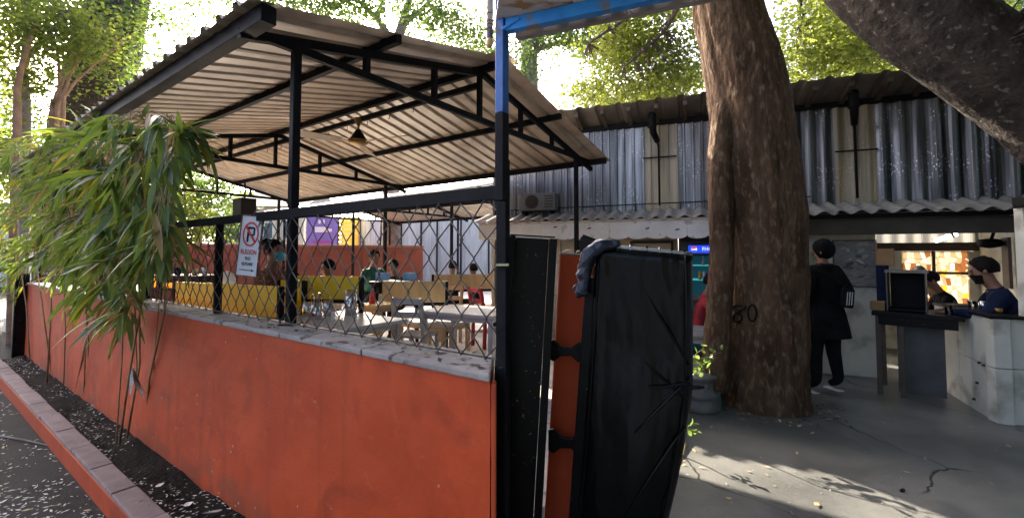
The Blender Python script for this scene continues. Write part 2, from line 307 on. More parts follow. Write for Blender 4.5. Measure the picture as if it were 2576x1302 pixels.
# ------------------------------------------------------------------ mesh helpers
class MB:
    def __init__(self): self.v = []; self.f = []
    def add(self, vs_, fs):
        b = len(self.v); self.v += [Vector(p) for p in vs_]; self.f += [tuple(i + b for i in f) for f in fs]; return self
    def box(self, c, size, rot=None):
        c = Vector(c); x, y, z = [q / 2 for q in size]
        p = [Vector(q) for q in ((-x, -y, -z), (x, -y, -z), (x, y, -z), (-x, y, -z), (-x, -y, z), (x, -y, z), (x, y, z), (-x, y, z))]
        if rot: p = [rot @ q for q in p]
        return self.add([c + q for q in p], [(0, 3, 2, 1), (4, 5, 6, 7), (0, 1, 5, 4), (1, 2, 6, 5), (2, 3, 7, 6), (3, 0, 4, 7)])
    def beam(self, p0, p1, w, h, up=(0, 0, 1)):
        p0, p1 = Vector(p0), Vector(p1); a = (p1 - p0).normalized(); up = Vector(up)
        sd_ = a.cross(up)
        if sd_.length < 1e-4: sd_ = a.cross(Vector((E_.x, E_.y, 0)))
        sd_.normalize(); u2 = sd_.cross(a).normalized()
        o = [sd_ * w / 2 * i + u2 * h / 2 * j for i, j in ((-1, -1), (1, -1), (1, 1), (-1, 1))]
        return self.add([p0 + q for q in o] + [p1 + q for q in o], [(0, 1, 2, 3), (7, 6, 5, 4), (0, 4, 5, 1), (1, 5, 6, 2), (2, 6, 7, 3), (3, 7, 4, 0)])
    def tube(self, pts, rad, n=8, caps=True):
        pts = [Vector(p) for p in pts]
        if not isinstance(rad, (list, tuple)): rad = [rad] * len(pts)
        b = len(self.v); prev = None
        for i, p in enumerate(pts):
            t = (pts[min(i + 1, len(pts) - 1)] - pts[max(i - 1, 0)]).normalized()
            if prev is None:
                prev = t.cross(Vector((0, 0, 1)) if abs(t.z) < .9 else Vector((1, 0, 0))).normalized()
            x = (prev - t * prev.dot(t)).normalized(); prev = x; y = t.cross(x)
            for j in range(n):
                a = 2 * math.pi * j / n; self.v.append(p + (x * math.cos(a) + y * math.sin(a)) * rad[i])
        for i in range(len(pts) - 1):
            for j in range(n):
                self.f.append((b + i * n + j, b + i * n + (j + 1) % n, b + (i + 1) * n + (j + 1) % n, b + (i + 1) * n + j))
        if caps:
            self.f.append(tuple(b + j for j in reversed(range(n)))); q = b + (len(pts) - 1) * n; self.f.append(tuple(q + j for j in range(n)))
        return self
    def lathe(self, prof, c, n=24):
        c = Vector(c); b = len(self.v)
        for r, z in prof:
            for j in range(n):
                a = 2 * math.pi * j / n; self.v.append(c + Vector((r * math.cos(a), r * math.sin(a), z)))
        for i in range(len(prof) - 1):
            for j in range(n):
                self.f.append((b + i * n + j, b + i * n + (j + 1) % n, b + (i + 1) * n + (j + 1) % n, b + (i + 1) * n + j))
        self.f.append(tuple(b + j for j in reversed(range(n)))); q = b + (len(prof) - 1) * n; self.f.append(tuple(q + j for j in range(n)))
        return self
    def prism(self, poly, fn, d):
        """poly: 2-D outline; fn(x, y, depth) -> world"""
        n = len(poly); return self.add([fn(x, y, 0) for x, y in poly] + [fn(x, y, d) for x, y in poly],
            [tuple(range(n)), tuple(reversed(range(n, 2 * n)))] + [(i, i + n, (i + 1) % n + n, (i + 1) % n) for i in range(n)])
    def build(self, name, m, parent=None, smooth=False, bev=0.0, local=False):
        me = bpy.data.meshes.new(name)
        v = self.v; o = bpy.data.objects.new(name, me)
        if parent is not None:
            if not local:
                inv = Matrix.LocRotScale(parent.location, parent.rotation_euler, None).inverted(); v = [inv @ p for p in v]
            o.parent = parent
        else:
            lo = Vector([min(p[i] for p in v) for i in range(3)]); hi = Vector([max(p[i] for p in v) for i in range(3)])
            base = Vector(((lo.x + hi.x) / 2, (lo.y + hi.y) / 2, lo.z)); v = [p - base for p in v]; o.location = base
        me.from_pydata([tuple(p) for p in v], [], self.f)
        me.update()
        if smooth: me.polygons.foreach_set('use_smooth', [True] * len(me.polygons))
        if m: me.materials.append(m)
        COL.objects.link(o)
        if bev:
            md = o.modifiers.new('edge', 'BEVEL'); md.width = bev; md.segments = 2; md.limit_method = 'ANGLE'; md.angle_limit = R(40)
        return o
def tag(o, label=None, cat=None, group=None, kind=None):
    if label: o['label'] = label
    if cat: o['category'] = cat
    if group: o['group'] = group
    if kind: o['kind'] = kind
    return o
def thing(name, label, cat, loc, group=None, rz=0.0):
    o = bpy.data.objects.new(name, None); o.empty_display_size = .1; COL.objects.link(o)
    o.location = Vector(loc); o.rotation_euler = (0, 0, rz)
    return tag(o, label, cat, group)
def sub(o, part):                                  # make o a child of a part that lives in the same thing frame
    return o
def child_of_part(mb, name, m, part, **kw):        # a sub-part: part sits at its thing's origin, so use the thing's frame
    root = part.parent; o = mb.build(name, m, root, **kw); o.parent = part; return o
def dup(root, loc, rz, label=None):
    r = root.copy(); COL.objects.link(r); r.location = Vector(loc); r.rotation_euler = (0, 0, rz)
    if label: r['label'] = label
    for ch in [c for c in bpy.data.objects if c.parent == root]:
        c = ch.copy(); COL.objects.link(c); c.parent = r
        for g in [q for q in bpy.data.objects if q.parent == ch]:
            h = g.copy(); COL.objects.link(h); h.parent = c
    return r
def inst(me, name, m, parent, loc, rot=None, scale=1.0):
    o = bpy.data.objects.new(name, me); o.parent = parent; o.location = Vector(loc) - (parent.location if parent else Vector())
    if rot is not None: o.rotation_euler = rot
    o.scale = (scale,) * 3 if not isinstance(scale, (tuple, list)) else scale
    COL.objects.link(o); return o
def corr(mb, P0, dw, dl, nrm, w, l, pitch, amp, kind='trap', rows=2, sag=0.0):
    """corrugated sheet: ribs run along dl"""
    prof = []
    if kind == 'trap':
        n = max(1, round(w / pitch)); pw = w / n
        for i in range(n):
            for a, h in ((0, 0), (.60, 0), (.70, 1), (.88, 1), (.98, 0)): prof.append(((i + a) * pw, h * amp))
        prof.append((w, 0))
    else:
        n = max(1, round(w / pitch)); pw = w / n
        for i in range(n * 8 + 1): prof.append((i * pw / 8, amp * math.sin(2 * math.pi * i / 8)))
    b = len(mb.v); m = len(prof)
    for j in range(rows + 1):
        q = j / rows
        for x, h in prof: mb.v.append(P0 + dw * x + dl * (l * q) + nrm * (h - sag * math.sin(math.pi * q)))
    for j in range(rows):
        for i in range(m - 1): mb.f.append((b + j * m + i, b + j * m + i + 1, b + (j + 1) * m + i + 1, b + (j + 1) * m + i))
    return mb
Z = Vector((0, 0, 1))
def rnd(a, b): return random.uniform(a, b)
def rvec():
    while True:
        v = Vector((rnd(-1, 1), rnd(-1, 1), rnd(-1, 1)))
        if .05 < v.length < 1: return v

# ================================================================== the setting
def flat(name, pts, z, m):
    mb = MB(); mb.add([Vector((p[0], p[1], z)) for p in pts], [tuple(range(len(pts)))])
    return tag(mb.build(name, m), kind='structure')
flat('ground', [(-150, -150), (150, -150), (150, 150), (-150, 150)], -.125, M_road)
def skp(s, k): q = Wp(s, k, 0); return (q.x, q.y)
flat('floor', [skp(.25, -.02), skp(.25, 4.9), skp(20, 4.9), skp(20, 40), skp(-30, 40), skp(-30, -14), skp(-.75, -14), skp(-.75, -.30), skp(.25, -.30)], 0.0, M_floor)
mb = MB()
def slab(mb, s0, s1, k0, k1, z0, z1):
    c = [Wp(s, k, z) for z in (z0, z1) for s, k in ((s0, k0), (s1, k0), (s1, k1), (s0, k1))]
    return mb.add(c, [(0, 1, 2, 3), (7, 6, 5, 4), (0, 4, 5, 1), (1, 5, 6, 2), (2, 6, 7, 3), (3, 7, 4, 0)])
slab(mb, .30, 14, .24, 4.9, -.1, .2)
tag(mb.build('terrace_floor', M_tfloor), kind='structure')
mb = MB(); slab(mb, 4.3, 14, 4.902, 14, -.1, .198)
tag(mb.build('pavement', M_tfloor), kind='structure')
# planter bed between kerb and wall
mb = MB()
NS, NK = 90, 8
for i in range(NS + 1):
    for j in range(NK + 1):
        s = -.7 + 10.0 * i / NS; k = -.29 + .31 * j / NK
        q = Wp(s, k, 0); mb.v.append(Wp(s, k, .012 + .03 * noise.noise(q * 4) + .012 * noise.noise(q * 17)))
for i in range(NS):
    for j in range(NK):
        a = i * (NK + 1) + j; mb.f.append((a, a + NK + 1, a + NK + 2, a + 1))
tag(mb.build('soil', M_soil, smooth=True), kind='structure')

# kerb: red painted base course, grey kerb stones on top
mb = MB(); slab(mb, -.7, 9.35, -.41, -.30, -.13, .018)
kerb = tag(mb.build('kerb', M_red, bev=.006), kind='structure')
s = -.7; kk = 0
while s < 9.3:
    L_ = rnd(.52, .66); mb = MB(); slab(mb, s + .005, min(s + L_ - .006, 9.35), -.405 + rnd(-.004, .004), -.275 + rnd(-.004, .004), .0185, .05 + rnd(-.004, .004))
    o = mb.build('kerb_stone', M_kerbtop, bev=.006); o.parent = kerb; o.location = o.location - kerb.location
    s += L_

# ------------------------------------------------------------------ red boundary wall
wall = thing('boundary_wall', 'long low red painted wall with grey cement coping beside the planter', 'wall', Wp(4.6, .12, 0))
mb = MB()
NS, NZ = 130, 16
def wf(s, z):
    q = Wp(s, 0, z); return Wp(s, -.010 * noise.noise(q * 1.3) - .004 * noise.noise(q * 6), z)
for i in range(NS + 1):
    for j in range(NZ + 1): mb.v.append(wf(9.35 * i / NS, -.05 + 1.18 * j / NZ))
for i in range(NS):
    for j in range(NZ):
        a = i * (NZ + 1) + j; mb.f.append((a, a + 1, a + NZ + 2, a + NZ + 1))
b0 = len(mb.v)
for s_, z_ in ((.17, -.05), (.17, 1.13), (9.35, -.05), (9.35, 1.13)): mb.v.append(Wp(s_, .24, z_))
c0, c1, c2, c3 = 0, NZ, NS * (NZ + 1), NS * (NZ + 1) + NZ
mb.f += [tuple(range(0, NZ + 1)) + (b0 + 1, b0), tuple(reversed([c2 + j for j in range(NZ + 1)])) + (b0 + 2, b0 + 3), (b0, b0 + 1, b0 + 3, b0 + 2)]
mb.f.append(tuple(i * (NZ + 1) + NZ for i in range(NS + 1)) + (b0 + 3, b0 + 1))
mb.build('wall_body', M_wall, wall, smooth=False)
s = -.012
while s < 9.3:
    L_ = rnd(.7, 1.05); mb = MB(); slab(mb, s + .003, min(s + L_, 9.37) - .003, -.014, .256, 1.131, 1.16 + rnd(-.003, .003))
    if s < 0:
        for i_ in (3, 7): mb.v[i_] = mb.v[i_] + D * .19
    mb.build('coping_slab', M_cement, wall, bev=.008); s += L_
# red lip plastered round the near end
mb = MB(); slab(mb, -.028, -.002, .0, .05, -.02, 1.128)
for i_ in (2, 3, 6, 7): mb.v[i_] = mb.v[i_] + D * .036
mb.build('end_render', M_red, wall, bev=.008)

# ------------------------------------------------------------------ chain-link fence on the wall
fence = thing('chain_link_fence', 'chain-link fence with black steel rail and posts standing on the red wall', 'fence', Wp(4.6, .12, 1.16))
KF = .125
MB().beam(Wp(.02, KF, 1.85), Wp(9.3, KF, 1.85), .045, .058).build('top_rail', M_steel, fence, bev=.004)
MB().beam(Wp(.05, KF - .01, 1.185), Wp(9.3, KF - .01, 1.185), .008, .008).build('bottom_wire', M_wire, fence)
for s_, w_ in ((2.75, .05), (4.35, .05), (6.0, .05), (7.7, .05), (9.25, .06)):
    MB().beam(Wp(s_, KF + .03, 1.15), Wp(s_, KF + .03, 1.83), w_, .03, up=D).build('post', M_steel, fence, bev=.003)
# end post runs down the wall end
MB().beam(Wp(.030, .118, -.02), Wp(.030, .118, 1.98), .030, .05, up=D).build('end_post', M_steel, fence, bev=.004)
zz = MB(); zz.box(Wp(.028, .112, 1.56), (.05, .05, .010)); zz.build('clamp', M_chrome, fence)
# zig-zag wires, a few jittered meshes shared by all strands
wires = []
WW, ZH, ZB, ROWS = .068, .088, 1.178, 8
for q in range(4):
    mb = MB(); pts = []
    for j in range(ROWS + 1):
        x = (WW * .5 + .006) * (1 if j % 2 else -1) + rnd(-.004, .004); z = j * (1.826 - ZB) / ROWS
        y = .004 * (1 if j % 2 else -1)
        pts.append(Vector((x * .96, y, z)))
    full = []
    for j in range(len(pts)):
        if 0 < j < len(pts) - 1:
            full += [pts[j] + (pts[j - 1] - pts[j]) * .12 + Vector((0, 0, 0)), pts[j], pts[j] + (pts[j + 1] - pts[j]) * .12]
        else: full.append(pts[j])
    mb.tube(full, .0034, 5)
    me = bpy.data.meshes.new('wire'); me.from_pydata([tuple(p) for p in mb.v], [], mb.f); me.materials.append(M_wire)
    me.polygons.foreach_set('use_smooth', [True] * len(me.polygons)); wires.append(me)
ang = math.atan2(-D.y, -D.x)
nw = int(9.2 / WW)
for i in range(nw):
    o = inst(wires[random.randrange(4)], 'wire', None, fence, Wp(.04 + WW * (i + .5), KF - .012, ZB), (rnd(-.01, .01), rnd(-.012, .012), ang))
    if i % 2: o.scale = (-1, 1, 1)

# ------------------------------------------------------------------ no-parking sign hung on the fence
sgs, sgz = onk(625, 618, .075)
sg = thing('no_parking_sign', 'white no-parking sign with red barred circle hanging on the fence', 'sign', Wp(sgs, .08, sgz), rz=ang)
sg.rotation_euler = (R(-2), R(4.5), R(-14)); sg.scale = (1.12, 1, 1.16)
SW, SH = .150, .345
def sl(mb, name, m, **kw): return mb.build(name, m, sg, local=True, **kw)
sl(MB().box((0, .006, 0), (SW, .008, SH)), 'board', M_signwhite, bev=.002)
fr = MB()
for c_, z_ in (((0, 0, SH / 2), (SW + .004, .014, .006)), ((0, 0, -SH / 2), (SW + .004, .014, .006)), ((-SW / 2, 0, 0), (.005, .014, SH - .008)), ((SW / 2, 0, 0), (.005, .014, SH - .008))):
    fr.box((c_[0], .004, c_[2]), z_)
sl(fr, 'frame', M_browncloth)
rg = MB(); n = 40
for i in range(n):
    a = 2 * math.pi * i / n
    for r_ in (.86, 1.0):
        for y_ in (0, -.0022): rg.v.append(Vector((.056 * r_ * math.cos(a), y_, .067 + .070 * r_ * math.sin(a))))
for i in range(n):
    a, b = i * 4, ((i + 1) % n) * 4
    rg.f += [(a + 1, b + 1, b + 3, a + 3), (a, a + 1, b + 1, b), (a + 2, b + 2, b + 3, a + 3)]
sl(rg, 'prohibition_ring', M_red2)
sl(MB().beam((-.040, -.0030, .115), (.040, -.0030, .019), .003, .011, up=(1, 0, 1)), 'slash_bar', M_red2)
pm = MB(); pm.box((-.018, -.001, .064), (.011, .002, .086)); pm.box((.001, -.001, .103), (.04, .0019, .011)); pm.box((.004, -.001, .063), (.034, .0018, .010)); pm.box((.024, -.001, .084), (.010, .0017, .042))
sl(pm, 'letter_shape', M_black)
def text(body, size, x, z, m, parent, name='lettering', y=-.001, ext=.0006, sx=1.0, loc=None, rot=(R(90), 0, 0)):
    cu = bpy.data.curves.new(name, 'FONT'); cu.body = body; cu.size = size; cu.align_x = 'CENTER'; cu.align_y = 'CENTER'; cu.extrude = ext
    cu.materials.append(m); o = bpy.data.objects.new(name, cu); o.parent = parent
    o.location = loc if loc is not None else (x, y, z); o.rotation_euler = rot; o.scale = (sx, 1, 1); COL.objects.link(o)
    me = bpy.data.meshes.new_from_object(o.evaluated_get(bpy.context.evaluated_depsgraph_get())); q = bpy.data.objects.new(name, me)
    q.parent = parent; q.location = o.location; q.rotation_euler = rot; q.scale = o.scale; bpy.data.objects.remove(o); bpy.data.curves.remove(cu); COL.objects.link(q); return q
text('RLILLION', .040, 0, -.036, M_red2, sg, sx=.68)
text('FLO', .027, 0, -.073, M_black, sg, sx=.8)
text('KJUVGHNE', .026, 0, -.104, M_black, sg, sx=.62)
ar = MB(); ar.box((-.006, -.001, -.138), (.09, .0016, .004)); ar.prism([(.036, -.145), (.052, -.138), (.036, -.131)], lambda x, y, d_: Vector((x, -.0018 + d_, y)), .0016)
sl(ar, 'arrow', M_black)
sl(MB().tube([(.004, .004, SH / 2), (.004, .012, SH / 2 + .03), (.004, .04, SH / 2 + .038)], .003, 6), 'hanger', M_wire)

# ================================================================== dining pavilion
def roofz(k): return 3.47 - abs(k - 2.1) * .2300 if k > -1 else 0
KL, KR, KM = -.16, 4.55, 2.1
def pavilion(name, label, fn, trusses, s0, s1, posts=True, fine=True, sheet_w=.86, z_post=.2):
    root = thing(name, label, 'pavilion', fn((s0 + s1) / 2, KM, .2))
    ds = (fn(1, 0, 0) - fn(0, 0, 0)).normalized(); dk = (fn(0, 1, 0) - fn(0, 0, 0)).normalized()
    ns = round((s1 - s0) / sheet_w); w = (s1 - s0) / ns
    for k0, k1 in ((KL - .06, KM + .02), (KR + .06, KM - .02)):
        P, Q = fn(0, k0, roofz(k0)), fn(0, k1, roofz(k1)); dl = (Q - P); l = dl.length; dl = dl / l; nr = dl.cross(ds); nr = nr if nr.z > 0 else -nr
        for i in range(ns):
            off = .004 * (i % 2); mb = MB()
            corr(mb, fn(s0 + i * w, k0, roofz(k0)) + nr * (.034 + off), ds, dl, nr, w + .03, l, .215, .034, 'trap', 8, .004)
            mb.v = [v_ + nr * (.006 * noise.noise(v_ * 2.3) + .003 * noise.noise(v_ * 9)) for v_ in mb.v]
            mb.build('roof_sheet', M_roof, root)
    mb = MB()                                      # ridge cap
    rp = []
    for s_ in (s0 - .01, s1 + .01):
        for k_, z_ in ((KM - .16, roofz(KM - .16) + .075), (KM, 3.55), (KM + .16, roofz(KM + .16) + .075)): rp.append(fn(s_, k_, z_))
    mb.add(rp, [(0, 1, 4, 3), (1, 2, 5, 4)]); mb.build('ridge_cap', M_roof, root)
    pe = .045
    for k_, w_, h_, dz in ((KL + .04, .085, .10, -.02), (.80, .05, .07, .0), (3.2, .05, .07, .0), (KR - .07, .055, .075, -.01), (KM, .055, .075, -.01)):
        z_ = roofz(k_) + dz
        MB().beam(fn(s0 + .02, k_, z_), fn(s1 - .02, k_, z_), w_, h_).build('purlin', M_steel, root, bev=.004)
    MB().beam(fn(s0 + .3, KM - .02, 3.295), fn(s1 - .3, KM - .02, 3.295), .045, .06).build('ridge_tie', M_steel, root, bev=.004)
    for s_ in trusses:
        MB().beam(fn(s_, -.06, 2.93), fn(s_, 4.46, 2.93), .045, .055).build('tie_beam', M_steel, root, bev=.004)
        for ka, kb in ((-.16, KM), (4.6, KM)):
            MB().beam(fn(s_ + .012, ka, roofz(ka) - .055), fn(s_ + .012, kb, roofz(kb) - .055), .05, .06).build('rafter', M_steel, root, bev=.004)
        for k_ in (.72, 1.42, 2.04, 2.76, 3.45):
            MB().beam(fn(s_, k_, 2.955), fn(s_, k_, roofz(k_) - .08), .04, .045, up=D).build('strut', M_steel, root)
        if posts:
            for k_ in (.185, 4.1):
                zb = 1.15 if (k_ < 1 and fine) else z_post
                MB().beam(fn(s_, k_, zb), fn(s_, k_, 2.93), .052, .052, up=D).build('post', M_steel, root, bev=.006)
                if fine: MB().box(fn(s_, k_, zb + .012), (.11, .11, .012)).build('base_plate', M_steel, root)
    if fine:
        for i in range(11):
            s_ = s0 + .9 + i * .42; p = fn(s_, KM + .01, 3.262)
            MB().tube([p, p + Vector((0, 0, -.03)), p + ds * .012 + Vector((0, 0, -.045)), p + ds * .026 + Vector((0, 0, -.035))], .004, 5).build('hook', M_steel, root)
    return root
pavilion('dining_pavilion', 'open gabled pavilion on black steel trusses with corrugated sheet roof behind red wall', Wp, (1.75, 5.75, 9.7), 1.46, 10.06)
def Wp2(s, k, z): return Wp(s + 3.2, k + 5.35, z - .12)
pavilion('dining_pavilion', 'farther low gabled shelter with sheet roof beyond the terrace tables', Wp2, (2.2, 5.6, 9.0), 1.9, 9.4, fine=False, sheet_w=1.1)

# ceiling fan
fx = Wp(3.72, KM - .05, 0)
fan = thing('ceiling_fan', 'three-bladed ceiling fan with brass canopy hanging under the pavilion ridge', 'fan', (fx.x, fx.y, 3.08))
MB().lathe([(.012, .30), (.055, .30), (.052, .27), (.03, .235), (.014, .19)], (fx.x, fx.y, 3.0)).build('canopy', M_brass, fan, smooth=True)
MB().tube([(fx.x, fx.y, 3.22), (fx.x, fx.y, 3.10)], .011, 10).build('down_rod', M_brass, fan, smooth=True)
MB().lathe([(.02, .17), (.035, .155), (.095, .055), (.11, .045), (.11, .03)], (fx.x, fx.y, 2.99)).build('motor_cover', M_black, fan, smooth=True)
MB().lathe([(.118, .03), (.118, .005), (.10, -.015), (.06, -.03), (.015, -.035)], (fx.x, fx.y, 2.99)).build('motor_housing', M_brass, fan, smooth=True)
M_blade = mat('fan_blade', (.22, .15, .08), (.27, .19, .105), rough=.4)
for a in (R(-24), R(96), R(216)):
    rt = Matrix.Rotation(a, 3, 'Z'); rt2 = Matrix.Rotation(a, 3, 'Z') @ Matrix.Rotation(R(16), 3, 'X')
    c = Vector((fx.x, fx.y, 3.0)); mb = MB()
    mb.prism([(.20, -.065), (.70, -.08), (.735, -.06), (.74, .065), (.70, .078), (.20, .06)], lambda x, y, d_: c + rt2 @ Vector((x, y, d_)), .006)
    bl = mb.build('blade', M_blade, fan, bev=.002)
    child_of_part(MB().beam(c + rt @ Vector((.09, 0, .0)), c + rt @ Vector((.26, 0, .006)), .035, .006), 'blade_iron', M_brass, bl)

# ================================================================== blue gate canopy
P0 = atz(1263, 70, 2.46); P1 = atz(1590, 0, 2.46)
can = thing('gate_canopy', 'steel post in blue paint and painted flare, with blue painted beam carrying a plank roof over the gate', 'canopy', (P0.x, P0.y, 1.8))
pz_ = 1.80
MB().beam((P0.x, P0.y, 2.13), (P0.x, P0.y, 2.95), .038, .038, up=D).build('post', mat('blue_paint_with_flare', (.006, .07, .27), (.010, .11, .38), scale=9, rough=.45, c3=(.02, .03, .05), s3=6, t3=(.6, .68), bump=.2), can, bev=.003)  # upper post: blue paint, with lens-flare blue put into its colour
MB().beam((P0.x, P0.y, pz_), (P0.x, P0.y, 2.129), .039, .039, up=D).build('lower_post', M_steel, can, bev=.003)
bd = (P1 - P0).normalized(); bx = bd.cross(Z).normalized(); bx = bx if bx.y < 0 else -bx
Pend = P0 + bd * 2.6
MB().beam(P0 + bd * .02, Pend, .035, .048).build('beam', M_blue, can, bev=.003)
MB().tube([P0 + bd * .0 + Vector((0, -.022, -.02)), P0 + bd * .07 + Vector((0, -.02, .012))], .007, 6).build('weld_bracket', M_blue, can)
M_plank = mat('weathered_plank', (.55, .45, .37), (.72, .68, .66), scale=3, rough=.75, stretch=(1, 3, 1), rnd=.14, c3=(.42, .24, .12), s3=4, t3=(.56, .62), bump=.2, bscale=30)
for i in range(26):
    a = P0 + bd * (.025 + i * .100) + Vector((0, 0, .032)); dirp = (bx + bd * .55 + Vector((0, 0, .12))).normalized()
    mb = MB(); mb.beam(a - dirp * .085, a + dirp * 1.1, .092, .012 + .003 * (i % 2)); mb.build('plank', M_plank, can, bev=.002)
mb = MB(); mb.beam(P0 + bd * .02 - bx * .10 + Vector((0, 0, .012)), Pend - bx * .10 + Vector((0, 0, .012)), .03, .03); mb.build('edge_batten', M_fibre, can)
# hanging lamp stick beside the post
hl = at(1232, 118, 1.70)
lamp = thing('hanging_lamp', 'amber bulb in a black socket on a taped wooden stick beside the blue post', 'lamp', hl)
zt = hl.z
MB().tube([(hl.x, hl.y, zt + .062), (hl.x + .001, hl.y, zt + .14), (hl.x - .003, hl.y, zt + .60)], [.0125, .013, .016], 12).build('stick', mat('grey_stick', (.30, .25, .19), (.46, .40, .32), scale=14, rough=.85, stretch=(1, 1, .3), bump=.5), lamp, smooth=True)
for z_ in (.068, .085, .098, .128): MB().lathe([(.0138, 0), (.0146, .002), (.0138, .004)], (hl.x, hl.y, zt + z_), 14).build('tape_band', M_brown, lamp)
MB().lathe([(.0132, .030), (.0135, .060)], (hl.x, hl.y, zt), 16).build('socket', mat('socket_plastic', (.10, .09, .11), rough=.5), lamp)
MB().lathe([(.003, -.002), (.009, .0), (.0135, .008), (.0145, .018), (.0138, .030)], (hl.x, hl.y, zt), 16).build('bulb', mat('amber_glass', (.62, .33, .10), (.70, .42, .16), rough=.15, coat=.5), lamp, smooth=True)
MB().beam((hl.x - .003, hl.y, zt + .60), (P0.x, P0.y, zt + .60), .012, .012).build('bracket', M_steel, lamp)

# ================================================================== gate: black leaf, red pillar, sheet-covered leaf
def tilt_frame(u0, v0, Y, yaw, lean):
    """base frame: origin at floor below the picked top-left point; local x right, y away, z up, leaning"""
    p = at(u0, v0, Y); rt = Matrix.Rotation(yaw, 3, 'Z') @ Matrix.Rotation(lean, 3, 'Y')
    return p, rt
def framebox(p, rt, x0, x1, y0, y1, z0, z1):
    mb = MB(); c = rt @ Vector(((x0 + x1) / 2, (y0 + y1) / 2, (z0 + z1) / 2)); mb.box(p + c, (x1 - x0, y1 - y0, z1 - z0), rt); return mb
LEAN = R(3.4)
p, rt = tilt_frame(1283, 592, 1.96, R(-4), LEAN)
H_ = p.z
base = p + rt @ Vector((.1, 0, -H_))
g1 = thing('gate_leaf', 'narrow folded black steel gate leaf standing beside the wall end', 'gate', (base.x, base.y, 0))
framebox(p, rt, .026, .172, .012, .045, -H_ - .0, -.006).build('panel', M_gate, g1, bev=.003)
framebox(p, rt, -.002, .024, -.002, .05, -H_, 0).build('stile', M_gate, g1, bev=.003)
framebox(p, rt, .174, .208, -.012, .05, -H_, -.004).build('stile', M_gate, g1, bev=.003)
framebox(p, rt, .0, .20, .0, .052, .001, .007).build('top_rail', M_gate, g1, bev=.002)
framebox(p, rt, -.034, -.004, .01, .04, -H_, -.05).build('hinge_bar', M_gate, g1, bev=.004)
for z_ in (-.40, -.92):
    mb = framebox(p, rt, -.05, .0, -.012, .012, z_, z_ + .016); mb.build('hinge', M_steel, g1, bev=.002)
p2, rt2_ = tilt_frame(1409, 636, 2.12, R(-6), R(3.6))
H2 = p2.z; b2 = p2 + rt2_ @ Vector((.09, .08, -H2))
gp = thing('gate_pillar', 'red painted square gate pillar between the two black gate leaves', 'pillar', (b2.x, b2.y, 0))
framebox(p2, rt2_, 0, .205, 0, .2, -H2, -.006).build('shaft', M_red, gp, bev=.006)
framebox(p2, rt2_, -.003, .208, -.003, .203, -.005, .004).build('cap', M_cement, gp, bev=.003)
for x_, y_, a_, m_ in ((.03, .03, .3, M_dryleaf), (.085, .05, 1.1, M_dryleaf), (.12, .04, .2, M_petal), (.16, .05, -.4, M_dryleaf)):
    mb = MB(); c = p2 + rt2_ @ Vector((x_, y_, .009)); r_ = Matrix.Rotation(a_, 3, 'Z')
    mb.add([c + r_ @ Vector(q) for q in ((-.025, 0, 0), (0, -.009, .004), (.026, 0, .010), (0, .009, .003), (0, 0, .009))], [(0, 1, 4), (1, 2, 4), (2, 3, 4), (3, 0, 4)])
    tag(mb.build('fallen_leaf', m_), {0: '', .03: 'dry brown leaf at the front corner of the red pillar top', .085: 'curled dry leaf second along the red pillar top', .12: 'pale dry petal on the red pillar top', .16: 'brown dry leaf on the red pillar top nearest the navy bag'}[x_], 'leaf', 'dry leaves on the gate pillar')
# big leaf: sheet-metal leaf wrapped in black plastic, its free edge bowed
lf = at(1497, 622, 1.93); rgt = at(1742, 640, 1.80)
xd = (rgt - lf); WL = Vector((xd.x, xd.y, 0)).length; xd = Vector((xd.x, xd.y, 0)).normalized(); yd = Vector((-xd.y, xd.x, 0))
g2 = thing('gate_leaf', 'wide black gate leaf wrapped in plastic sheeting with a bowed free edge', 'gate', ((lf + rgt).x / 2, (lf + rgt).y / 2, 0))
mb = MB(); NX, NZ = 28, 44
TOPL, TOPR = lf.z + .004, rgt.z - .004
def gx(x, q):      # q: 0 top .. 1 bottom (floor)
    zt_ = TOPL + (TOPR - TOPL) * x; z = zt_ * (1 - q)
    lean = -.105 * q - .02 * q * q
    bow = -.30 * x * max(0, q - .30) ** 1.6 + .03 * x * min(1, q * 3)
    P = Vector((lf.x, lf.y, 0)) + xd * (WL * x + lean + bow)
    return P, z
for side in (0, 1):
    for i in range(NX + 1):
        for j in range(NZ + 1):
            x, q = i / NX, j / NZ; P, z = gx(x, q)
            w = .010 * noise.noise(Vector((x * 5, q * 4, 3))) + .007 * abs(noise.noise(Vector((x * 9 + q * 6, q * 16 - x * 5, 11)))) * (.3 + 1.4 * abs(x - .5)) + .004 * noise.noise(Vector((x * 22, q * 9, 5))) + .012 * max(0, x - .6) * noise.noise(Vector((x * 14, q * 22, 7))) * 3
            bulge = .05 * math.sin(math.pi * min(1, max(0, (q - .25) / .75))) * math.sin(math.pi * x)
            off = (-.03 - bulge - w) if side == 0 else (.03)
            ed = min(x, 1 - x) * 22; off *= min(1, .35 + ed * .65)
            mb.v.append(P + yd * off + Vector((0, 0, z)))
nn = (NX + 1) * (NZ + 1)
for i in range(NX):
    for j in range(NZ):
        a = i * (NZ + 1) + j; mb.f += [(a, a + 1, a + NZ + 2, a + NZ + 1), (nn + a, nn + a + NZ + 1, nn + a + NZ + 2, nn + a + 1)]
for j in range(NZ):
    mb.f += [(j, nn + j, nn + j + 1, j + 1), (NX * (NZ + 1) + j, NX * (NZ + 1) + j + 1, nn + NX * (NZ + 1) + j + 1, nn + NX * (NZ + 1) + j)]
for i in range(NX):
    a = i * (NZ + 1); b = (i + 1) * (NZ + 1); mb.f += [(a, b, nn + b, nn + a)]
mb.build('sheeting', M_tarp, g2, smooth=True)
top = [gx(x / 12, 0)[0] + Vector((0, 0, gx(x / 12, 0)[1] + .004)) for x in range(13)]
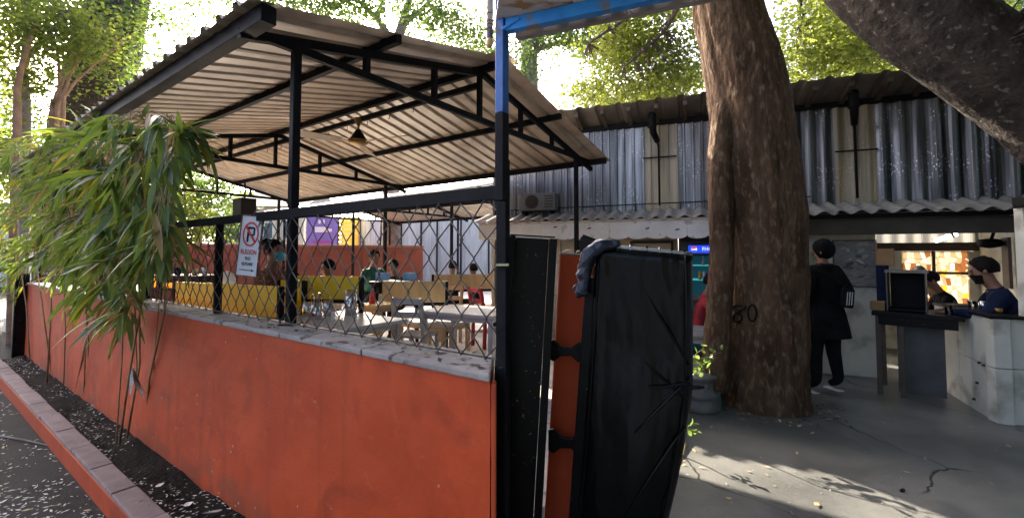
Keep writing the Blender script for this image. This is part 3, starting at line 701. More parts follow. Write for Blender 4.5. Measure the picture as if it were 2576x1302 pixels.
MB().tube(top, .010, 8).build('top_tube', mat('glint_steel', (.20, .20, .20), (.34, .34, .33), scale=20, rough=.35, metal=.9), g2, smooth=True)  # pale metal stands in for the sky glint along the top edge
def gsurf(x, q, lift=.006):
    P, z = gx(x, q); bulge = .05 * math.sin(math.pi * min(1, max(0, (q - .25) / .75))) * math.sin(math.pi * x); return P + yd * (-.034 - bulge - lift) + Vector((0, 0, z))
MB().tube([gsurf(.98, .315), gsurf(.9, .318, .008), gsurf(.75, .33, .010), gsurf(.6, .335, .004)], [.005, .006, .005, .002], 6).build('tie_rope', M_steel, g2, smooth=True)
MB().tube([gsurf(.93, q_ / 14, .004) for q_ in range(15)], .0035, 6).build('seam', M_tarp, g2, smooth=True)
MB().tube([gsurf(.06, q_ / 14, .004) for q_ in range(15)], .0045, 6).build('seam', M_tarp, g2, smooth=True)
for q0_, sl_ in ((.30, .10), (.36, -.06), (.42, .16), (.27, -.12)):
    MB().tube([gsurf(.97 - t_ * .09, q0_ + sl_ * t_ * .3, .005 - .0007 * t_) for t_ in range(6)], [.004, .006, .006, .005, .003, .001], 6).build('crease', M_tarp, g2, smooth=True)
for x_ in (.10, .24, .38, .55, .68, .80, .92):
    P, z = gx(x_, 0); MB().tube([P + yd * -.018 + Vector((0, 0, z - .018)), P + Vector((0, 0, z + .020)), P + yd * .018 + Vector((0, 0, z - .018))], .004, 6).build('tie_knot', M_chrome if x_ in (.38, .68) else M_tarp, g2)
# left stile of the leaf and its two hinge straps on the pillar
st0, st1 = gx(-.035, 0.02), gx(-.035, 1)
MB().beam(st0[0] + Vector((0, 0, st0[1] - .1)), st1[0] + Vector((0, 0, st1[1])), .045, .04, up=yd).build('stile', M_gate, g2, bev=.004)
for v_, hh in ((885, .075), (1115, .085)):
    c = at(1425, v_, 2.02); mb = MB()
    ol = [(-.085, -.5), (-.06, -.62), (-.03, -.30), (.02, -.22), (.05, -.55), (.085, -.5), (.085, .5), (.055, .62), (.02, .26), (-.03, .34), (-.06, .66), (-.085, .55)]
    mb.prism([(x * 1.0, z * hh) for x, z in ol], lambda x, y, d_: c + xd * x + Vector((0, 0, y)) + yd * d_, .02)
    h_ = mb.build('hinge_strap', M_gate, g2, bev=.004)
    for dx, dz in ((-.06, .2), (-.06, -.2), (.06, .2), (.06, -.2)):
        child_of_part(MB().tube([c + xd * dx + Vector((0, 0, dz * hh)) - yd * .008, c + xd * dx + Vector((0, 0, dz * hh))], .007, 8), 'bolt', M_steel, h_)
# handle bolt on the free edge
hp = gx(.97, .33); c = hp[0] + Vector((0, 0, hp[1])) - yd * .03
MB().tube([c - xd * .06, c + xd * .035 + Vector((0, 0, .010)), c + xd * .055 + Vector((0, 0, .012))], [.008, .008, .004], 8).build('bolt_handle', M_steel, g2, smooth=True)
# navy plastic bag draped over its left top corner
P, z = gx(.02, 0); bagp = P + Vector((0, 0, z))
bag = MB(); NA, NB = 22, 10
path = [bagp + xd * .10 - yd * .045 + Vector((0, 0, .012)), bagp + xd * .03 - yd * .05 + Vector((0, 0, .006)), bagp - xd * .025 - yd * .055 + Vector((0, 0, -.03)), bagp - xd * .045 - yd * .055 + Vector((0, 0, -.09)), bagp - xd * .05 - yd * .055 + Vector((0, 0, -.15)), bagp - xd * .062 - yd * .055 + Vector((0, 0, -.195)), bagp - xd * .075 - yd * .055 + Vector((0, 0, -.215))]
rad = [.012, .028, .034, .032, .027, .036, .006]
pp, rr_ = [], []
for i in range(len(path) - 1):
    for q in range(4):
        t = q / 4; pp.append(path[i].lerp(path[i + 1], t)); rr_.append(rad[i] * (1 - t) + rad[i + 1] * t)
pp.append(path[-1]); rr_.append(rad[-1])
bag.tube(pp, rr_, 18)
bag.v = [v + v.normalized() * 0 + Vector((noise.noise(v * 40), noise.noise(v * 40 + Vector((5, 0, 0))), noise.noise(v * 30 + Vector((0, 9, 0))))) * .010 for v in bag.v]
tag(bag.build('plastic_bag', M_navy, smooth=True), 'crumpled navy plastic bag draped over the corner of the black gate leaf', 'bag')
# another leaf farther in the court, only its top shows
fl = at(1458, 592, 3.0); fr_ = at(1600, 640, 2.75)
xf = Vector((fr_.x - fl.x, fr_.y - fl.y, 0)); wf_ = xf.length; xf.normalize(); yf = Vector((-xf.y, xf.x, 0))
g3 = thing('gate_leaf', 'black gate leaf with a sloping top standing behind the wrapped leaf', 'gate', ((fl + fr_).x / 2, (fl + fr_).y / 2, 0))
MB().prism([(0, 0), (wf_, 0), (wf_, fr_.z), (.02, fl.z), (0, fl.z - .02)], lambda x, y, d_: Vector((fl.x, fl.y, 0)) + xf * x + yf * d_ + Vector((0, 0, y)), .035).build('panel', M_gate, g3, bev=.005)
MB().beam(Vector((fl.x, fl.y, fl.z)) - yf * .004 + xf * .03, Vector((fr_.x, fr_.y, fr_.z)) - yf * .004, .01, .012).build('top_rail', M_steel, g3)

# ================================================================== corrugated shed with kiosk
shed = thing('market_shed', 'long two-tier shed clad in weathered corrugated sheets with awning and kiosk', 'building', Fp(3.4, 0, 0))
TL, TR = -.35, 7.9
ZT, ZW = 3.66, 2.22
us = [1250, 1330, 1410, 1480, 1550, 1618, 1702, 1790, 1890, 1990, 2098, 2206, 2300, 2390, 2480, 2590, 2720]
for i in range(len(us) - 1):
    t0, t1 = ft(us[i], 400)[0], ft(us[i + 1], 400)[0]
    clear = us[i] in (1618, 2098)
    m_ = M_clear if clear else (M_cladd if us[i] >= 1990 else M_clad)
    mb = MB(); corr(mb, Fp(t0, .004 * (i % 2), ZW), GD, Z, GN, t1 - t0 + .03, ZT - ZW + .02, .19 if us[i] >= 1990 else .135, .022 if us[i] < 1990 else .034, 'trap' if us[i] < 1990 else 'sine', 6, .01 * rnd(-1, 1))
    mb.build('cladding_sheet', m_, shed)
# frame rails seen through / on the cladding
for u0, u1, v_ in ((1618, 1702, 400), (2098, 2206, 384)):
    t0, z0 = ft(u0, v_); t1, z1 = ft(u1, v_)
    MB().beam(Fp(t0, .05, z0), Fp(t1, .05, z0), .012, .02).build('glazing_bar', M_steel, shed)
# roof rising towards the court
dlr = (Fp(0, .52, 3.83) - Fp(0, -2.4, 3.12)); lr = dlr.length; dlr /= lr; nr = GD.cross(dlr); nr = nr if nr.z > 0 else -nr
t = TL - .1; i = 0
while t < TR:
    mb = MB(); corr(mb, Fp(t, -2.4, 3.12) + nr * (.05 + .004 * (i % 2)), GD, dlr, nr, .93, lr, .30, .03, 'trap', 2); mb.build('roof_sheet', mat('eave_sheet', (.13, .115, .10), (.20, .18, .155), scale=4, rough=.6, rnd=.12), shed); t += .9; i += 1
t = TL; i = 0
while t < TR - .1:
    MB().beam(Fp(t, -.25, 3.62), Fp(t, .47, 3.795), .055, .07).build('rafter', M_brown, shed); t += .40
MB().beam(Fp(TL, .03, 3.665), Fp(TR, .03, 3.665), .05, .075).build('wall_plate', M_steel, shed)
# downpipes with elbows
for u_, vt, vb, wig in ((1640, 275, 545, 1), (2147, 250, 500, 0)):
    t_, z_ = ft(u_, vt, .30); t2, zb = ft(u_ + 14, vb, .05)
    MB().tube([Fp(t_, .30, 3.75), Fp(t_, .30, 3.62), Fp(t_ + .01, .28, 3.46), Fp(t_ + .06, .10, 3.36)], [.055, .055, .05, .042], 12).build('downpipe_elbow', M_black, shed, smooth=True)
    for q in (3.70, 3.60, 3.52): MB().lathe([(.058, 0), (.066, .008), (.066, .024), (.058, .032)], Fp(t_, .295, q), 14).build('pipe_collar', M_black, shed)
    MB().tube([Fp(t_ + .06, .10, 3.36), Fp(t_ + .075, .06, 3.28), Fp(t_ + .08, .06, 2.36)], .016, 8).build('downpipe', M_steel, shed, smooth=True)
# pipe rail above the awning
ta, za = ft(1285, 528, .08); tb, zb = ft(1800, 508, .08)
MB().tube([Fp(ta, .09, 2.37), Fp(ta + (tb - ta) * .5, .09, 2.385), Fp(tb + 1.2, .09, 2.40)], .009, 6).build('pipe_rail', M_steel, shed)
for u_ in (1288, 1385, 1520, 1600, 1712): MB().beam(Fp(ft(u_, 520, .09)[0], .09, 2.28), Fp(ft(u_, 520, .09)[0], .09, 2.38), .012, .012, up=GD).build('rail_stub', M_steel, shed)
# awning of wavy fibre-cement sheets
dla = (Fp(0, .60, 2.16) - Fp(0, -.02, 2.34)); la = dla.length; dla /= la; na = GD.cross(dla); na = na if na.z > 0 else -na
t = TL - .15; i = 0
while t < TR:
    mb = MB(); corr(mb, Fp(t, -.02, 2.30) + na * (.006 * (i % 2)), GD, dla, na, 1.05, la, .21, .026, 'sine', 2)
    o = mb.build('awning_sheet', M_fibre, shed, smooth=False)
    md = o.modifiers.new('thickness', 'SOLIDIFY'); md.thickness = .008
    t += 1.02; i += 1
# fascia: scalloped white valance on the left, plain dark board on the right
tv0, tv1, tw1 = TL - .05, ft(1885, 580, .5)[0], TR
sc_ = .27; x = tv0; i = 0
while x < tv1 - .05:
    n_ = 4; w_ = sc_ * n_; poly = [(0, 2.085), (0, 1.875)]
    for q in range(n_):
        for a in range(1, 9):
            th = math.pi * a / 8; poly.append((sc_ * (q + .5) - sc_ / 2 * math.cos(th), 1.875 - .048 * math.sin(th)))
    poly.append((w_, 2.085)); xx = x
    mb = MB(); mb.prism(poly, lambda px, py, d_: Fp(xx + px, .53 + d_, py), .02); mb.build('valance_board', M_white, shed); x += w_ + .003; i += 1
MB().beam(Fp(tv0, .545, 2.105), Fp(x, .545, 2.105), .03, .035).build('valance_rail', M_cream, shed)
for u_, v_ in ((1480, 575), (1625, 575), (1700, 578), (1395, 572)):
    t_, z_ = ft(u_, v_, .56); c = Fp(t_, .56, z_)
    MB().tube([c, c + GN * .04, c + GN * .045 + GD * .05 + Z * .01], .008, 6).build('hook', M_black, shed)
tr0 = x + .02
M_fascia = mat('dark_fascia', (.05, .044, .036), (.085, .075, .06), scale=3, rough=.8)
MB().beam(Fp(tr0, .48, 2.085), Fp(TR, .48, 2.085), .05, .06).build('gutter_beam', M_steel, shed)
MB().beam(Fp(tr0, .40, 1.955), Fp(TR, .40, 1.955), .06, .20).build('fascia_beam', M_fascia, shed, bev=.006)
# soffit closing the ground floor
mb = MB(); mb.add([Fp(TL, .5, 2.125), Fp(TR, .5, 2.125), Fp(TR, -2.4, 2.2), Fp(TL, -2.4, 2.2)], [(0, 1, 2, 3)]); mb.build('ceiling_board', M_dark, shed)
def fwall(name, m, t0, t1, o0, o1, z0, z1, **kw):
    mb = MB(); c = [Fp(t_, o_, z_) for z_ in (z0, z1) for t_, o_ in ((t0, o0), (t1, o0), (t1, o1), (t0, o1))]
    mb.add(c, [(0, 1, 2, 3), (7, 6, 5, 4), (0, 4, 5, 1), (1, 5, 6, 2), (2, 6, 7, 3), (3, 7, 4, 0)]); return mb.build(name, m, shed, **kw)
tF = ft(1706, 640, -.3)[0]
fwall('front_wall', M_cream, TL, tF, -.36, -.30, 0, 2.12)
fwall('end_wall', M_cream, TL - .06, TL, -2.4, .0, 0, 2.2)
fwall('upper_end_wall', M_clad, TL - .05, TL, -2.4, -.03, 2.23, 3.1)
fwall('partition', M_dark, tF, ft(2010, 640, -1.3)[0], -1.36, -1.30, 0, 2.12)
fwall('plaster_wall', M_plaster, ft(1985, 640, .12)[0], ft(2204, 640, .12)[0], .02, .12, 0, 1.95, bev=.01)
fwall('cream_column', M_cream, ft(1262, 700, .35)[0], ft(1283, 700, .35)[0], .30, .42, 0, 1.86, bev=.006)
# doors and shutters in the left front wall
def fdoor(u0, u1, z1, m, fm, name='door'):
    t0, t1 = ft(u0, 640, -.29)[0], ft(u1, 640, -.29)[0]
    d_ = fwall(name, m, t0, t1, -.298, -.27, .0, z1, bev=.003)
    for a, b, c, e in ((t0 - .04, t0 - .003, 0, z1 + .04), (t1 + .003, t1 + .04, 0, z1 + .04), (t0, t1, z1 + .004, z1 + .045)):
        q = fwall('door_frame', fm, a, b, -.297, -.25, c, e); 
    for zz_ in (.25, 1.0):
        w_ = (t1 - t0); fwall('door_panel', m, t0 + .12 * w_, t1 - .12 * w_, -.269, -.255, zz_, min(zz_ + .62, z1 - .1), bev=.006)
fdoor(1412, 1442, 1.80, M_cream, M_cream)
fdoor(1592, 1688, 1.78, M_cream, M_brown, 'shutter')
fwall('recess_shade_panel', M_dark, ft(1448, 640, -.29)[0], ft(1462, 640, -.29)[0], -.299, -.28, .1, 1.85)  # flat dark panel; the shade of a recess is put into its colour
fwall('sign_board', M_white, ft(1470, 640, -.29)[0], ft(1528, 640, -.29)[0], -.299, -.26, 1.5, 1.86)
fwall('recess_shade_panel', M_dark, ft(1532, 640, -.29)[0], ft(1586, 640, -.29)[0], -.299, -.275, .1, 1.72)
# kiosk back wall with a window of amber mosaic glass, lit from the yard behind
OB = -2.2
wt0, wz1 = ft(2268, 640, OB); wt1, wz0 = ft(2442, 772, OB)
wz1 = max(wz1, 1.60)
tK0, tK1 = ft(2000, 640, OB)[0], TR
fwall('back_wall', M_plaster, tK0, wt0, OB - .08, OB, 0, 1.66)
fwall('back_wall', M_plaster, wt1, tK1, OB - .08, OB, 0, 1.66)
fwall('back_wall', M_plaster, wt0, wt1, OB - .08, OB, 0, wz0)
fwall('back_lintel', M_brown, tK0, tK1, OB - .09, OB + .02, 1.662, 1.80)
mb = MB(); corr(mb, Fp(tK0, OB - .05, 1.80), GD, Z, GN, tK1 - tK0, .33, .21, .02, 'sine', 2); mb.build('light_panel', leafmat('white_translucent', (.24, .24, .23), (.32, .32, .30), (.22, .22, .20), tw=.3), shed)
wb = fwall('window', M_brown, wt0, wt1, OB - .055, OB - .035, wz0, wz0 + .03)
def wsub(name, m, t0, t1, o0, o1, z0, z1):
    o = fwall(name, m, t0, t1, o0, o1, z0, z1); o.parent = wb; return o
tm = (wt0 + wt1) / 2; zm = wz0 + (1.66 - wz0) * .60
wsub('mullion', M_brown, tm - .02, tm + .02, OB - .06, OB - .02, wz0 + .03, 1.66)
wsub('transom', M_brown, wt0, wt1, OB - .058, OB - .022, zm - .02, zm + .02)
pm_ = [leafmat('mosaic_%s' % nme, c, c2_, c2_, tw=.75, scale=9) for nme, c, c2_ in (('tan', (.34, .28, .19), (.46, .39, .28)), ('cream', (.46, .42, .32), (.56, .52, .42)), ('amber', (.55, .32, .06), (.7, .45, .10)), ('brown', (.22, .13, .06), (.34, .2, .1)), ('grey', (.36, .36, .34), (.5, .5, .48)))]
NXm, NZm = 13, 8
gp_ = {}
for i in range(NXm + 1):
    for j in range(NZm + 1):
        jx = 0 if i in (0, NXm) else rnd(-.36, .36); jz = 0 if j in (0, NZm) else rnd(-.36, .36)
        gp_[i, j] = (wt0 + (wt1 - wt0) * (i + jx) / NXm, wz0 + .03 + (1.66 - wz0 - .03) * (j + jz) / NZm)
for i in range(NXm):
    for j in range(NZm):
        q = [gp_[i, j], gp_[i + 1, j], gp_[i + 1, j + 1], gp_[i, j + 1]]; cx = sum(a for a, b in q) / 4; cz = sum(b for a, b in q) / 4
        q = [(cx + (a - cx) * .94, cz + (b - cz) * .94) for a, b in q]
        mb = MB(); mb.prism(q, lambda x_, y_, d_: Fp(x_, OB - .05 + d_, y_), .006); o = mb.build('pane', random.choices(pm_, (6, 5, 1, 2, 2))[0], shed); o.parent = wb
# right inner wall of the kiosk and pillar
q0 = at(2452, 640, 7.75); q1 = at(2640, 640, 4.6)
MB().beam((q0.x, q0.y, 1.05), (q1.x, q1.y, 1.05), .08, 2.1).build('side_wall', M_plaster, shed)
q0 = at(2462, 640, 7.3); MB().beam((q0.x, q0.y, 0), (q0.x, q0.y, 2.1), .14, .14, up=GD).build('kiosk_column', M_plaster, shed)
qa = at(2528, 640, 5.6); qb = at(2545, 640, 5.35)
MB().beam((qa.x - .02, qa.y, 1.5), (qb.x - .02, qb.y, 1.5), .03, .62).build('wall_shelf', M_brown, shed)
rk0, rk1 = at(2562, 640, 5.35), at(2552, 640, 4.05)
mb = MB(); cc_ = [Vector((rk0.x, rk0.y, 0)), Vector((rk1.x, rk1.y, 0)), Vector((rk1.x + 3.4, rk1.y - .6, 0)), Vector((rk0.x + 3.6, rk0.y - .6, 0))]
mb.add([q_ + Vector((0, 0, z_)) for z_ in (2.06, 2.12) for q_ in cc_], [(0, 1, 2, 3), (7, 6, 5, 4), (0, 4, 5, 1), (1, 5, 6, 2), (2, 6, 7, 3), (3, 7, 4, 0)]); mb.build('counter_shade_slab', M_fascia, shed)  # roof slab added over the counter to darken the men below
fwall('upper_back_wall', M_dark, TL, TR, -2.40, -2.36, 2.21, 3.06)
# service counter wall that wraps round the corner
c1 = atz(2358, 970, 0); c2 = atz(2510, 1065, 0); c3 = atz(2576, 1070, 0); d3 = (c3 - c2).normalized(); c4 = c2 + d3 * 1.2
ctr = thing('service_counter', 'pale plastered service counter wall turning the corner under the blue-shirted man', 'counter', (c2.x, c2.y, 0))
def cpanel(a, b, z0, z1, th, name, m):
    dd = (b - a).normalized(); nn_ = Vector((dd.y, -dd.x, 0)); nn_ = nn_ if nn_.dot(Vector((1, .4, 0))) > 0 else -nn_
    mb = MB(); c = [Vector((p_.x, p_.y, z_)) for z_ in (z0, z1) for p_ in (a, b, b + nn_ * th, a + nn_ * th)]
    mb.add(c, [(0, 1, 2, 3), (7, 6, 5, 4), (0, 4, 5, 1), (1, 5, 6, 2), (2, 6, 7, 3), (3, 7, 4, 0)]); return mb.build(name, m, ctr, bev=.004)
mid = c1.lerp(c2, .45)
cpanel(c1, mid - (c2 - c1).normalized() * .003, 0, .985, .12, 'wall_panel', M_plaster)
cpanel(mid + (c2 - c1).normalized() * .003, c2, 0, .515, .12, 'wall_panel', M_plaster)
cpanel(mid + (c2 - c1).normalized() * .003, c2, .521, .985, .12, 'wall_panel', M_plaster)
d3n = d3; s0_ = c2 + d3 * .004
nin = Vector((-d3.y, d3.x, 0))
for z0_, z1_ in ((0, .515), (.521, .985)):
    mb = MB(); a, b = s0_, c4; cc = [Vector((p_.x, p_.y, z_)) for z_ in (z0_, z1_) for p_ in (a, b, b + nin * .12, a + nin * .12)]
    mb.add(cc, [(0, 1, 2, 3), (7, 6, 5, 4), (0, 4, 5, 1), (1, 5, 6, 2), (2, 6, 7, 3), (3, 7, 4, 0)]); mb.build('wall_panel', M_plaster, ctr, bev=.004)
tp = MB(); e1 = (c2 - c1).normalized(); n1 = Vector((-e1.y, e1.x, 0)); n1 = n1 if n1.x > 0 else -n1
cc = [c1 - n1 * .02, c2 - n1 * .02, c2 + n1 * .30, c1 + n1 * .30]
tp.add([Vector((p_.x, p_.y, z_)) for z_ in (.986, 1.012) for p_ in cc], [(0, 1, 2, 3), (7, 6, 5, 4), (0, 4, 5, 1), (1, 5, 6, 2), (2, 6, 7, 3), (3, 7, 4, 0)])
tp.build('counter_top', M_black, ctr, bev=.004)
for u_, v_ in ((2465, 912), (2460, 962), (2452, 1003), (2476, 918)):
    r = ray(u_, v_); nC = Vector((e1.y, -e1.x, 0)); t_ = c1.dot(nC) / r.dot(nC) if abs(r.dot(nC)) > 1e-6 else 1
    P = Vector((0, 0, EYE)) + r * t_; MB().lathe([(.001, 0), (.016, 0), (.018, .02), (.002, .021)], (P.x - .004, P.y, P.z - .01), 10).build('fixing_hole', M_dark, ctr)
pil = c2 + d3 * .33 + nin * .06
MB().beam((pil.x, pil.y, .986), (pil.x, pil.y, 2.05), .11, .11, up=d3).build('pillar', M_plaster, ctr, bev=.006)
# black steel desk in the hatch
a = atz(2200, 784, .94); b = atz(2428, 800, .94); e1 = (b - a).normalized(); e1.z = 0; n1 = Vector((-e1.y, e1.x, 0))
dk = thing('serving_desk', 'black serving desk with slim legs in front of the kiosk hatch', 'desk', ((a + b).x / 2, (a + b).y / 2, 0))
def obox(p0, ex, ey, x0, x1, y0, y1, z0, z1):
    mb = MB(); cc = [p0 + ex * x_ + ey * y_ + Vector((0, 0, z_)) for z_ in (z0, z1) for x_, y_ in ((x0, y0), (x1, y0), (x1, y1), (x0, y1))]
    return mb.add(cc, [(0, 1, 2, 3), (7, 6, 5, 4), (0, 4, 5, 1), (1, 5, 6, 2), (2, 6, 7, 3), (3, 7, 4, 0)])
a0 = Vector((a.x, a.y, 0)); wD = (b - a).length
obox(a0, e1, n1, -.03, wD, -.0, .62, .90, .95).build('desk_top', M_gate, dk, bev=.005)
obox(a0, e1, n1, .03, wD - .05, .02, .05, .80, .899).build('apron', M_gate, dk)
for x_, y_ in ((.0, .03), (.0, .55), (.20, .06), (wD - .08, .55)):
    obox(a0, e1, n1, x_, x_ + .045, y_, y_ + .045, 0, .899).build('leg', M_brown, dk)
obox(a0, e1, n1, .17, wD - .16, .30, .33, .01, .86).build('modesty_panel', mat('slate_panel', (.05, .052, .055), (.085, .088, .09), rough=.55), dk)
# things on the desk and in the hatch
def small(name, label, cat, mb, m, group=None, **kw): return tag(mb.build(name, m, **kw), label, cat, group)
p0 = a0 + Vector((0, 0, .951))
cab = thing('display_cabinet', 'black open-fronted display cabinet with pale frame on the serving desk', 'cabinet', a0 + e1 * .32 + n1 * .3 + Vector((0, 0, .951)))
obox(p0, e1, n1, .12, .43, .40, .43, .0, .44).build('back_panel', M_black, cab)
obox(p0, e1, n1, .09, .46, .12, .43, .44, .47).build('top', mat('cabinet_grey', (.16, .155, .14), rough=.6), cab)
for x_ in (.10, .432): obox(p0, e1, n1, x_, x_ + .012, .12, .43, 0.0, .439).build('side', mat('cabinet_edge', (.09, .085, .075), rough=.5), cab)
obox(p0, e1, n1, .12, .43, .14, .39, .01, .03).build('shelf', M_black, cab)
small('cardboard_box', 'brown box at the end of the serving desk beside the cabinet', 'box', obox(p0, e1, n1, -.05, .085, .10, .26, 0, .10), mat('cardboard', (.22, .13, .06), (.30, .18, .085), scale=5, rough=.8), bev=.003)
small('cardboard_box', 'upper brown carton leaning at the hatch beside the poster board', 'box', obox(p0, e1, n1, .0, .16, .40, .52, .52, .72), mat('cardboard', (.22, .13, .06), rough=.8), bev=.003)
small('cardboard_stack', 'dark stack of folders between the cabinet and the poster board', 'folders', obox(p0, e1, n1, -.01, .10, .38, .56, .0, .515), M_navycloth, bev=.004)
small('keyboard', 'thin black keyboard tray lying on the serving desk', 'keyboard', obox(p0, e1, n1, .66, .98, .16, .34, .0, .018), M_black, bev=.003)
small('paper_pad', 'white paper pad beside the keyboard on the serving desk', 'paper', obox(p0, e1, n1, .82, .92, .08, .15, .0, .012), M_signwhite)
c = p0 + e1 * (wD - .12) + n1 * .08
small('drinking_glass', 'clear glass standing at the right end of the serving desk', 'glass', MB().lathe([(.026, 0), (.03, .002), (.034, .11), (.031, .11), (.027, .008)], c, 16), M_glass, smooth=True)
e2 = (c2 - c1).normalized(); n2_ = Vector((-e2.y, e2.x, 0)); n2_ = n2_ if n2_.x > 0 else -n2_
for f_, o_, h_, r_, lb in ((.50, .10, .085, .036, 'short clear tumbler on the counter nearest the hatch'), (.60, .14, .10, .04, 'taller steel tumbler on the counter beside the clear one'), (.78, .16, .05, .03, 'small brass cup on the counter near the white pillar')):
    c = c1.lerp(c2, f_) + n2_ * o_ + Vector((0, 0, 1.013)); small('tumbler', lb, 'tumbler', MB().lathe([(r_ * .8, 0), (r_, h_), (r_ * .92, h_), (r_ * .75, .006)], c, 18), M_chrome if 'steel' in lb else (M_brass if 'brass' in lb else M_glass), smooth=True)
# tube light in the kiosk
l0 = at(2352, 606, 6.0); l1 = at(2408, 588, 5.8)
tl = thing('tube_light', 'lit white tube lamp hanging at a slant in the kiosk opening', 'lamp', l0)
MB().beam(l0, l1, .045, .05).build('tube', emit('tube_glow', (.95, .97, 1.0), 1.6), tl, bev=.01)
dl_ = (l1 - l0).normalized(); MB().beam(l0 + dl_ * .19, l0 + dl_ * .215, .055, .06).build('clip', M_black, tl); MB().beam(l0 + Vector((0, .03, .02)), l1 + Vector((0, .03, .02)), .05, .012).build('batten', M_white, tl)
MB().tube([l1 + Vector((0, .03, .02)), l1 + Vector((.04, .02, .2))], .005, 5).build('hanger', M_steel, tl)
fx2 = at(2490, 612, 5.6); wfan = thing('wall_fan', 'dark wall fan bracketed under the kiosk ceiling', 'fan', fx2)
MB().lathe([(.02, -.06), (.10, -.04), (.12, .0), (.10, .05), (.03, .06)], fx2, 16).build('fan_body', M_black, wfan, smooth=True); MB().tube([fx2, fx2 + Vector((.1, .05, .12)), fx2 + Vector((.16, .1, .14))], .018, 8).build('bracket', M_black, wfan)
# pinned board by the hatch
t0, z1_ = ft(2096, 606, .13); t1, z0_ = ft(2204, 720, .13)
bdr = thing('notice_board', 'grey notice board pinned with scraps of paper behind the standing man', 'board', Fp((t0 + t1) / 2, .13, z0_))
def bbox(t_0, t_1, o0, o1, z_0, z_1): 
    mb = MB(); cc = [Fp(t_, o_, z_) for z_ in (z_0, z_1) for t_, o_ in ((t_0, o0), (t_1, o0), (t_1, o1), (t_0, o1))]
    return mb.add(cc, [(0, 1, 2, 3), (7, 6, 5, 4), (0, 4, 5, 1), (1, 5, 6, 2), (2, 6, 7, 3), (3, 7, 4, 0)])
bbox(t0, t1, .122, .140, z0_, z1_).build('backing', mat('board_grey', (.16, .165, .165), (.30, .30, .295), scale=7, rough=.7, stretch=(2, 2, 5)), bdr)
for q in ((t0 - .012, t0, z0_, z1_), (t1, t1 + .018, z0_, z1_), (t0 - .012, t1 + .018, z1_, z1_ + .012), (t0 - .012, t1 + .018, z0_ - .012, z0_)): bbox(q[0], q[1], .122, .15, q[2], q[3]).build('frame', M_wood if q[0] == t1 else M_brown, bdr)
for i in range(22):
    cx, cz = rnd(t0 + .07, t1 - .07), z0_ + (z1_ - z0_) * min(.93, max(.08, random.betavariate(2.2, 1.3))); w_, h_ = rnd(.05, .15), rnd(.02, .05); an = rnd(-.9, .5)
    g_ = rnd(.10, .55) if cz > (z0_ + z1_) / 2 else rnd(.04, .3); dz_ = .1405 + i * .0006
    mb = MB(); mb.prism([(cx + x_ * math.cos(an) - y_ * math.sin(an), cz + x_ * math.sin(an) + y_ * math.cos(an)) for x_, y_ in ((-w_ / 2, -h_ / 2), (w_ / 2, -h_ / 2 * rnd(.5, 1)), (w_ / 2, h_ / 2), (-w_ / 2 * rnd(.5, 1), h_ / 2))], lambda x_, y_, d_: Fp(x_, dz_ + d_, y_), .0005)
    mb.build('paper_scrap', mat('scrap_%d' % int(g_ * 10), (g_ * .9, g_ * .86, g_ * .8), (g_, g_ * .97, g_ * .92), scale=40, rough=.8), bdr)

# drinks fridge with lit header
ta, zt_ = ft(1712, 612, -.32); fw_, fd_, fh_ = .74, .56, 1.80
fz = .02
frg = thing('drinks_fridge', 'tall dark drinks fridge with lit blue header and glowing shelves', 'fridge', Fp(ta + fw_ / 2, -.6, 0))
def fb(name, m, x0, x1, y0, y1, z0, z1, **kw): return bbox(ta + x0, ta + x1, -.32 - y1, -.32 - y0, z0, z1).build(name, m, frg, **kw)
M_fr = mat('fridge_shell', (.03, .045, .055), (.05, .07, .08), rough=.4)
fb('back', emit('fridge_glow', (.01, .09, .12), .04), .04, fw_ - .04, .50, .54, .1, 1.58)
fb('side', M_fr, 0, .04, 0, fd_, 0, 1.6); fb('side', M_fr, fw_ - .04, fw_, 0, fd_, 0, 1.6); fb('plinth', M_fr, .04, fw_ - .04, .02, .5, 0, .1)
hd = fb('header', M_fr, 0, fw_, .02, fd_, 1.601, fh_)
hz = (1.625, 1.745)
hp_ = fb('header_panel', emit('header_blue', (.012, .05, .62), .22), .115, fw_ - .02, .0, .02, *hz)
hc = (hz[0] + hz[1]) / 2
def disc(name, m, cx, cz, r_, o_, a0_=0, a1=2 * math.pi, parent=hp_):
    n_ = 20; poly = [(cx + r_ * math.cos(a0_ + (a1 - a0_) * i / n_), cz + r_ * math.sin(a0_ + (a1 - a0_) * i / n_)) for i in range(n_ + (0 if a1 - a0_ > 6 else 1))]
    mb = MB(); mb.prism(poly, lambda x_, y_, d_: Fp(x_, o_ + d_, y_), .001); o = mb.build(name, m, frg); o.parent = parent
disc('emblem', emit('emblem_white', (.85, .88, .95), .16), ta + .20, hc, .043, -.318)
disc('emblem_red', emit('emblem_red', (.75, .02, .03), .16), ta + .20, hc + .004, .038, -.3165, R(15), R(185))
disc('emblem_blue', emit('emblem_blue', (.01, .06, .6), .16), ta + .20, hc - .004, .038, -.3165, R(195), R(345))
tx = text('FHCT', .085, 0, 0, emit('letter_white', (.85, .9, 1), .16), frg, loc=Fp(ta + .41, -.316, hc) - frg.location, rot=(R(90), 0, math.atan2(GD.y, GD.x)), sx=.9); tx.parent = hp_
for z_ in (1.42, 1.19, .90, .55): fb('shelf', emit('shelf_glow', (.06, .40, .48), .12), .045, fw_ - .045, .06, .49, z_, z_ + .012)
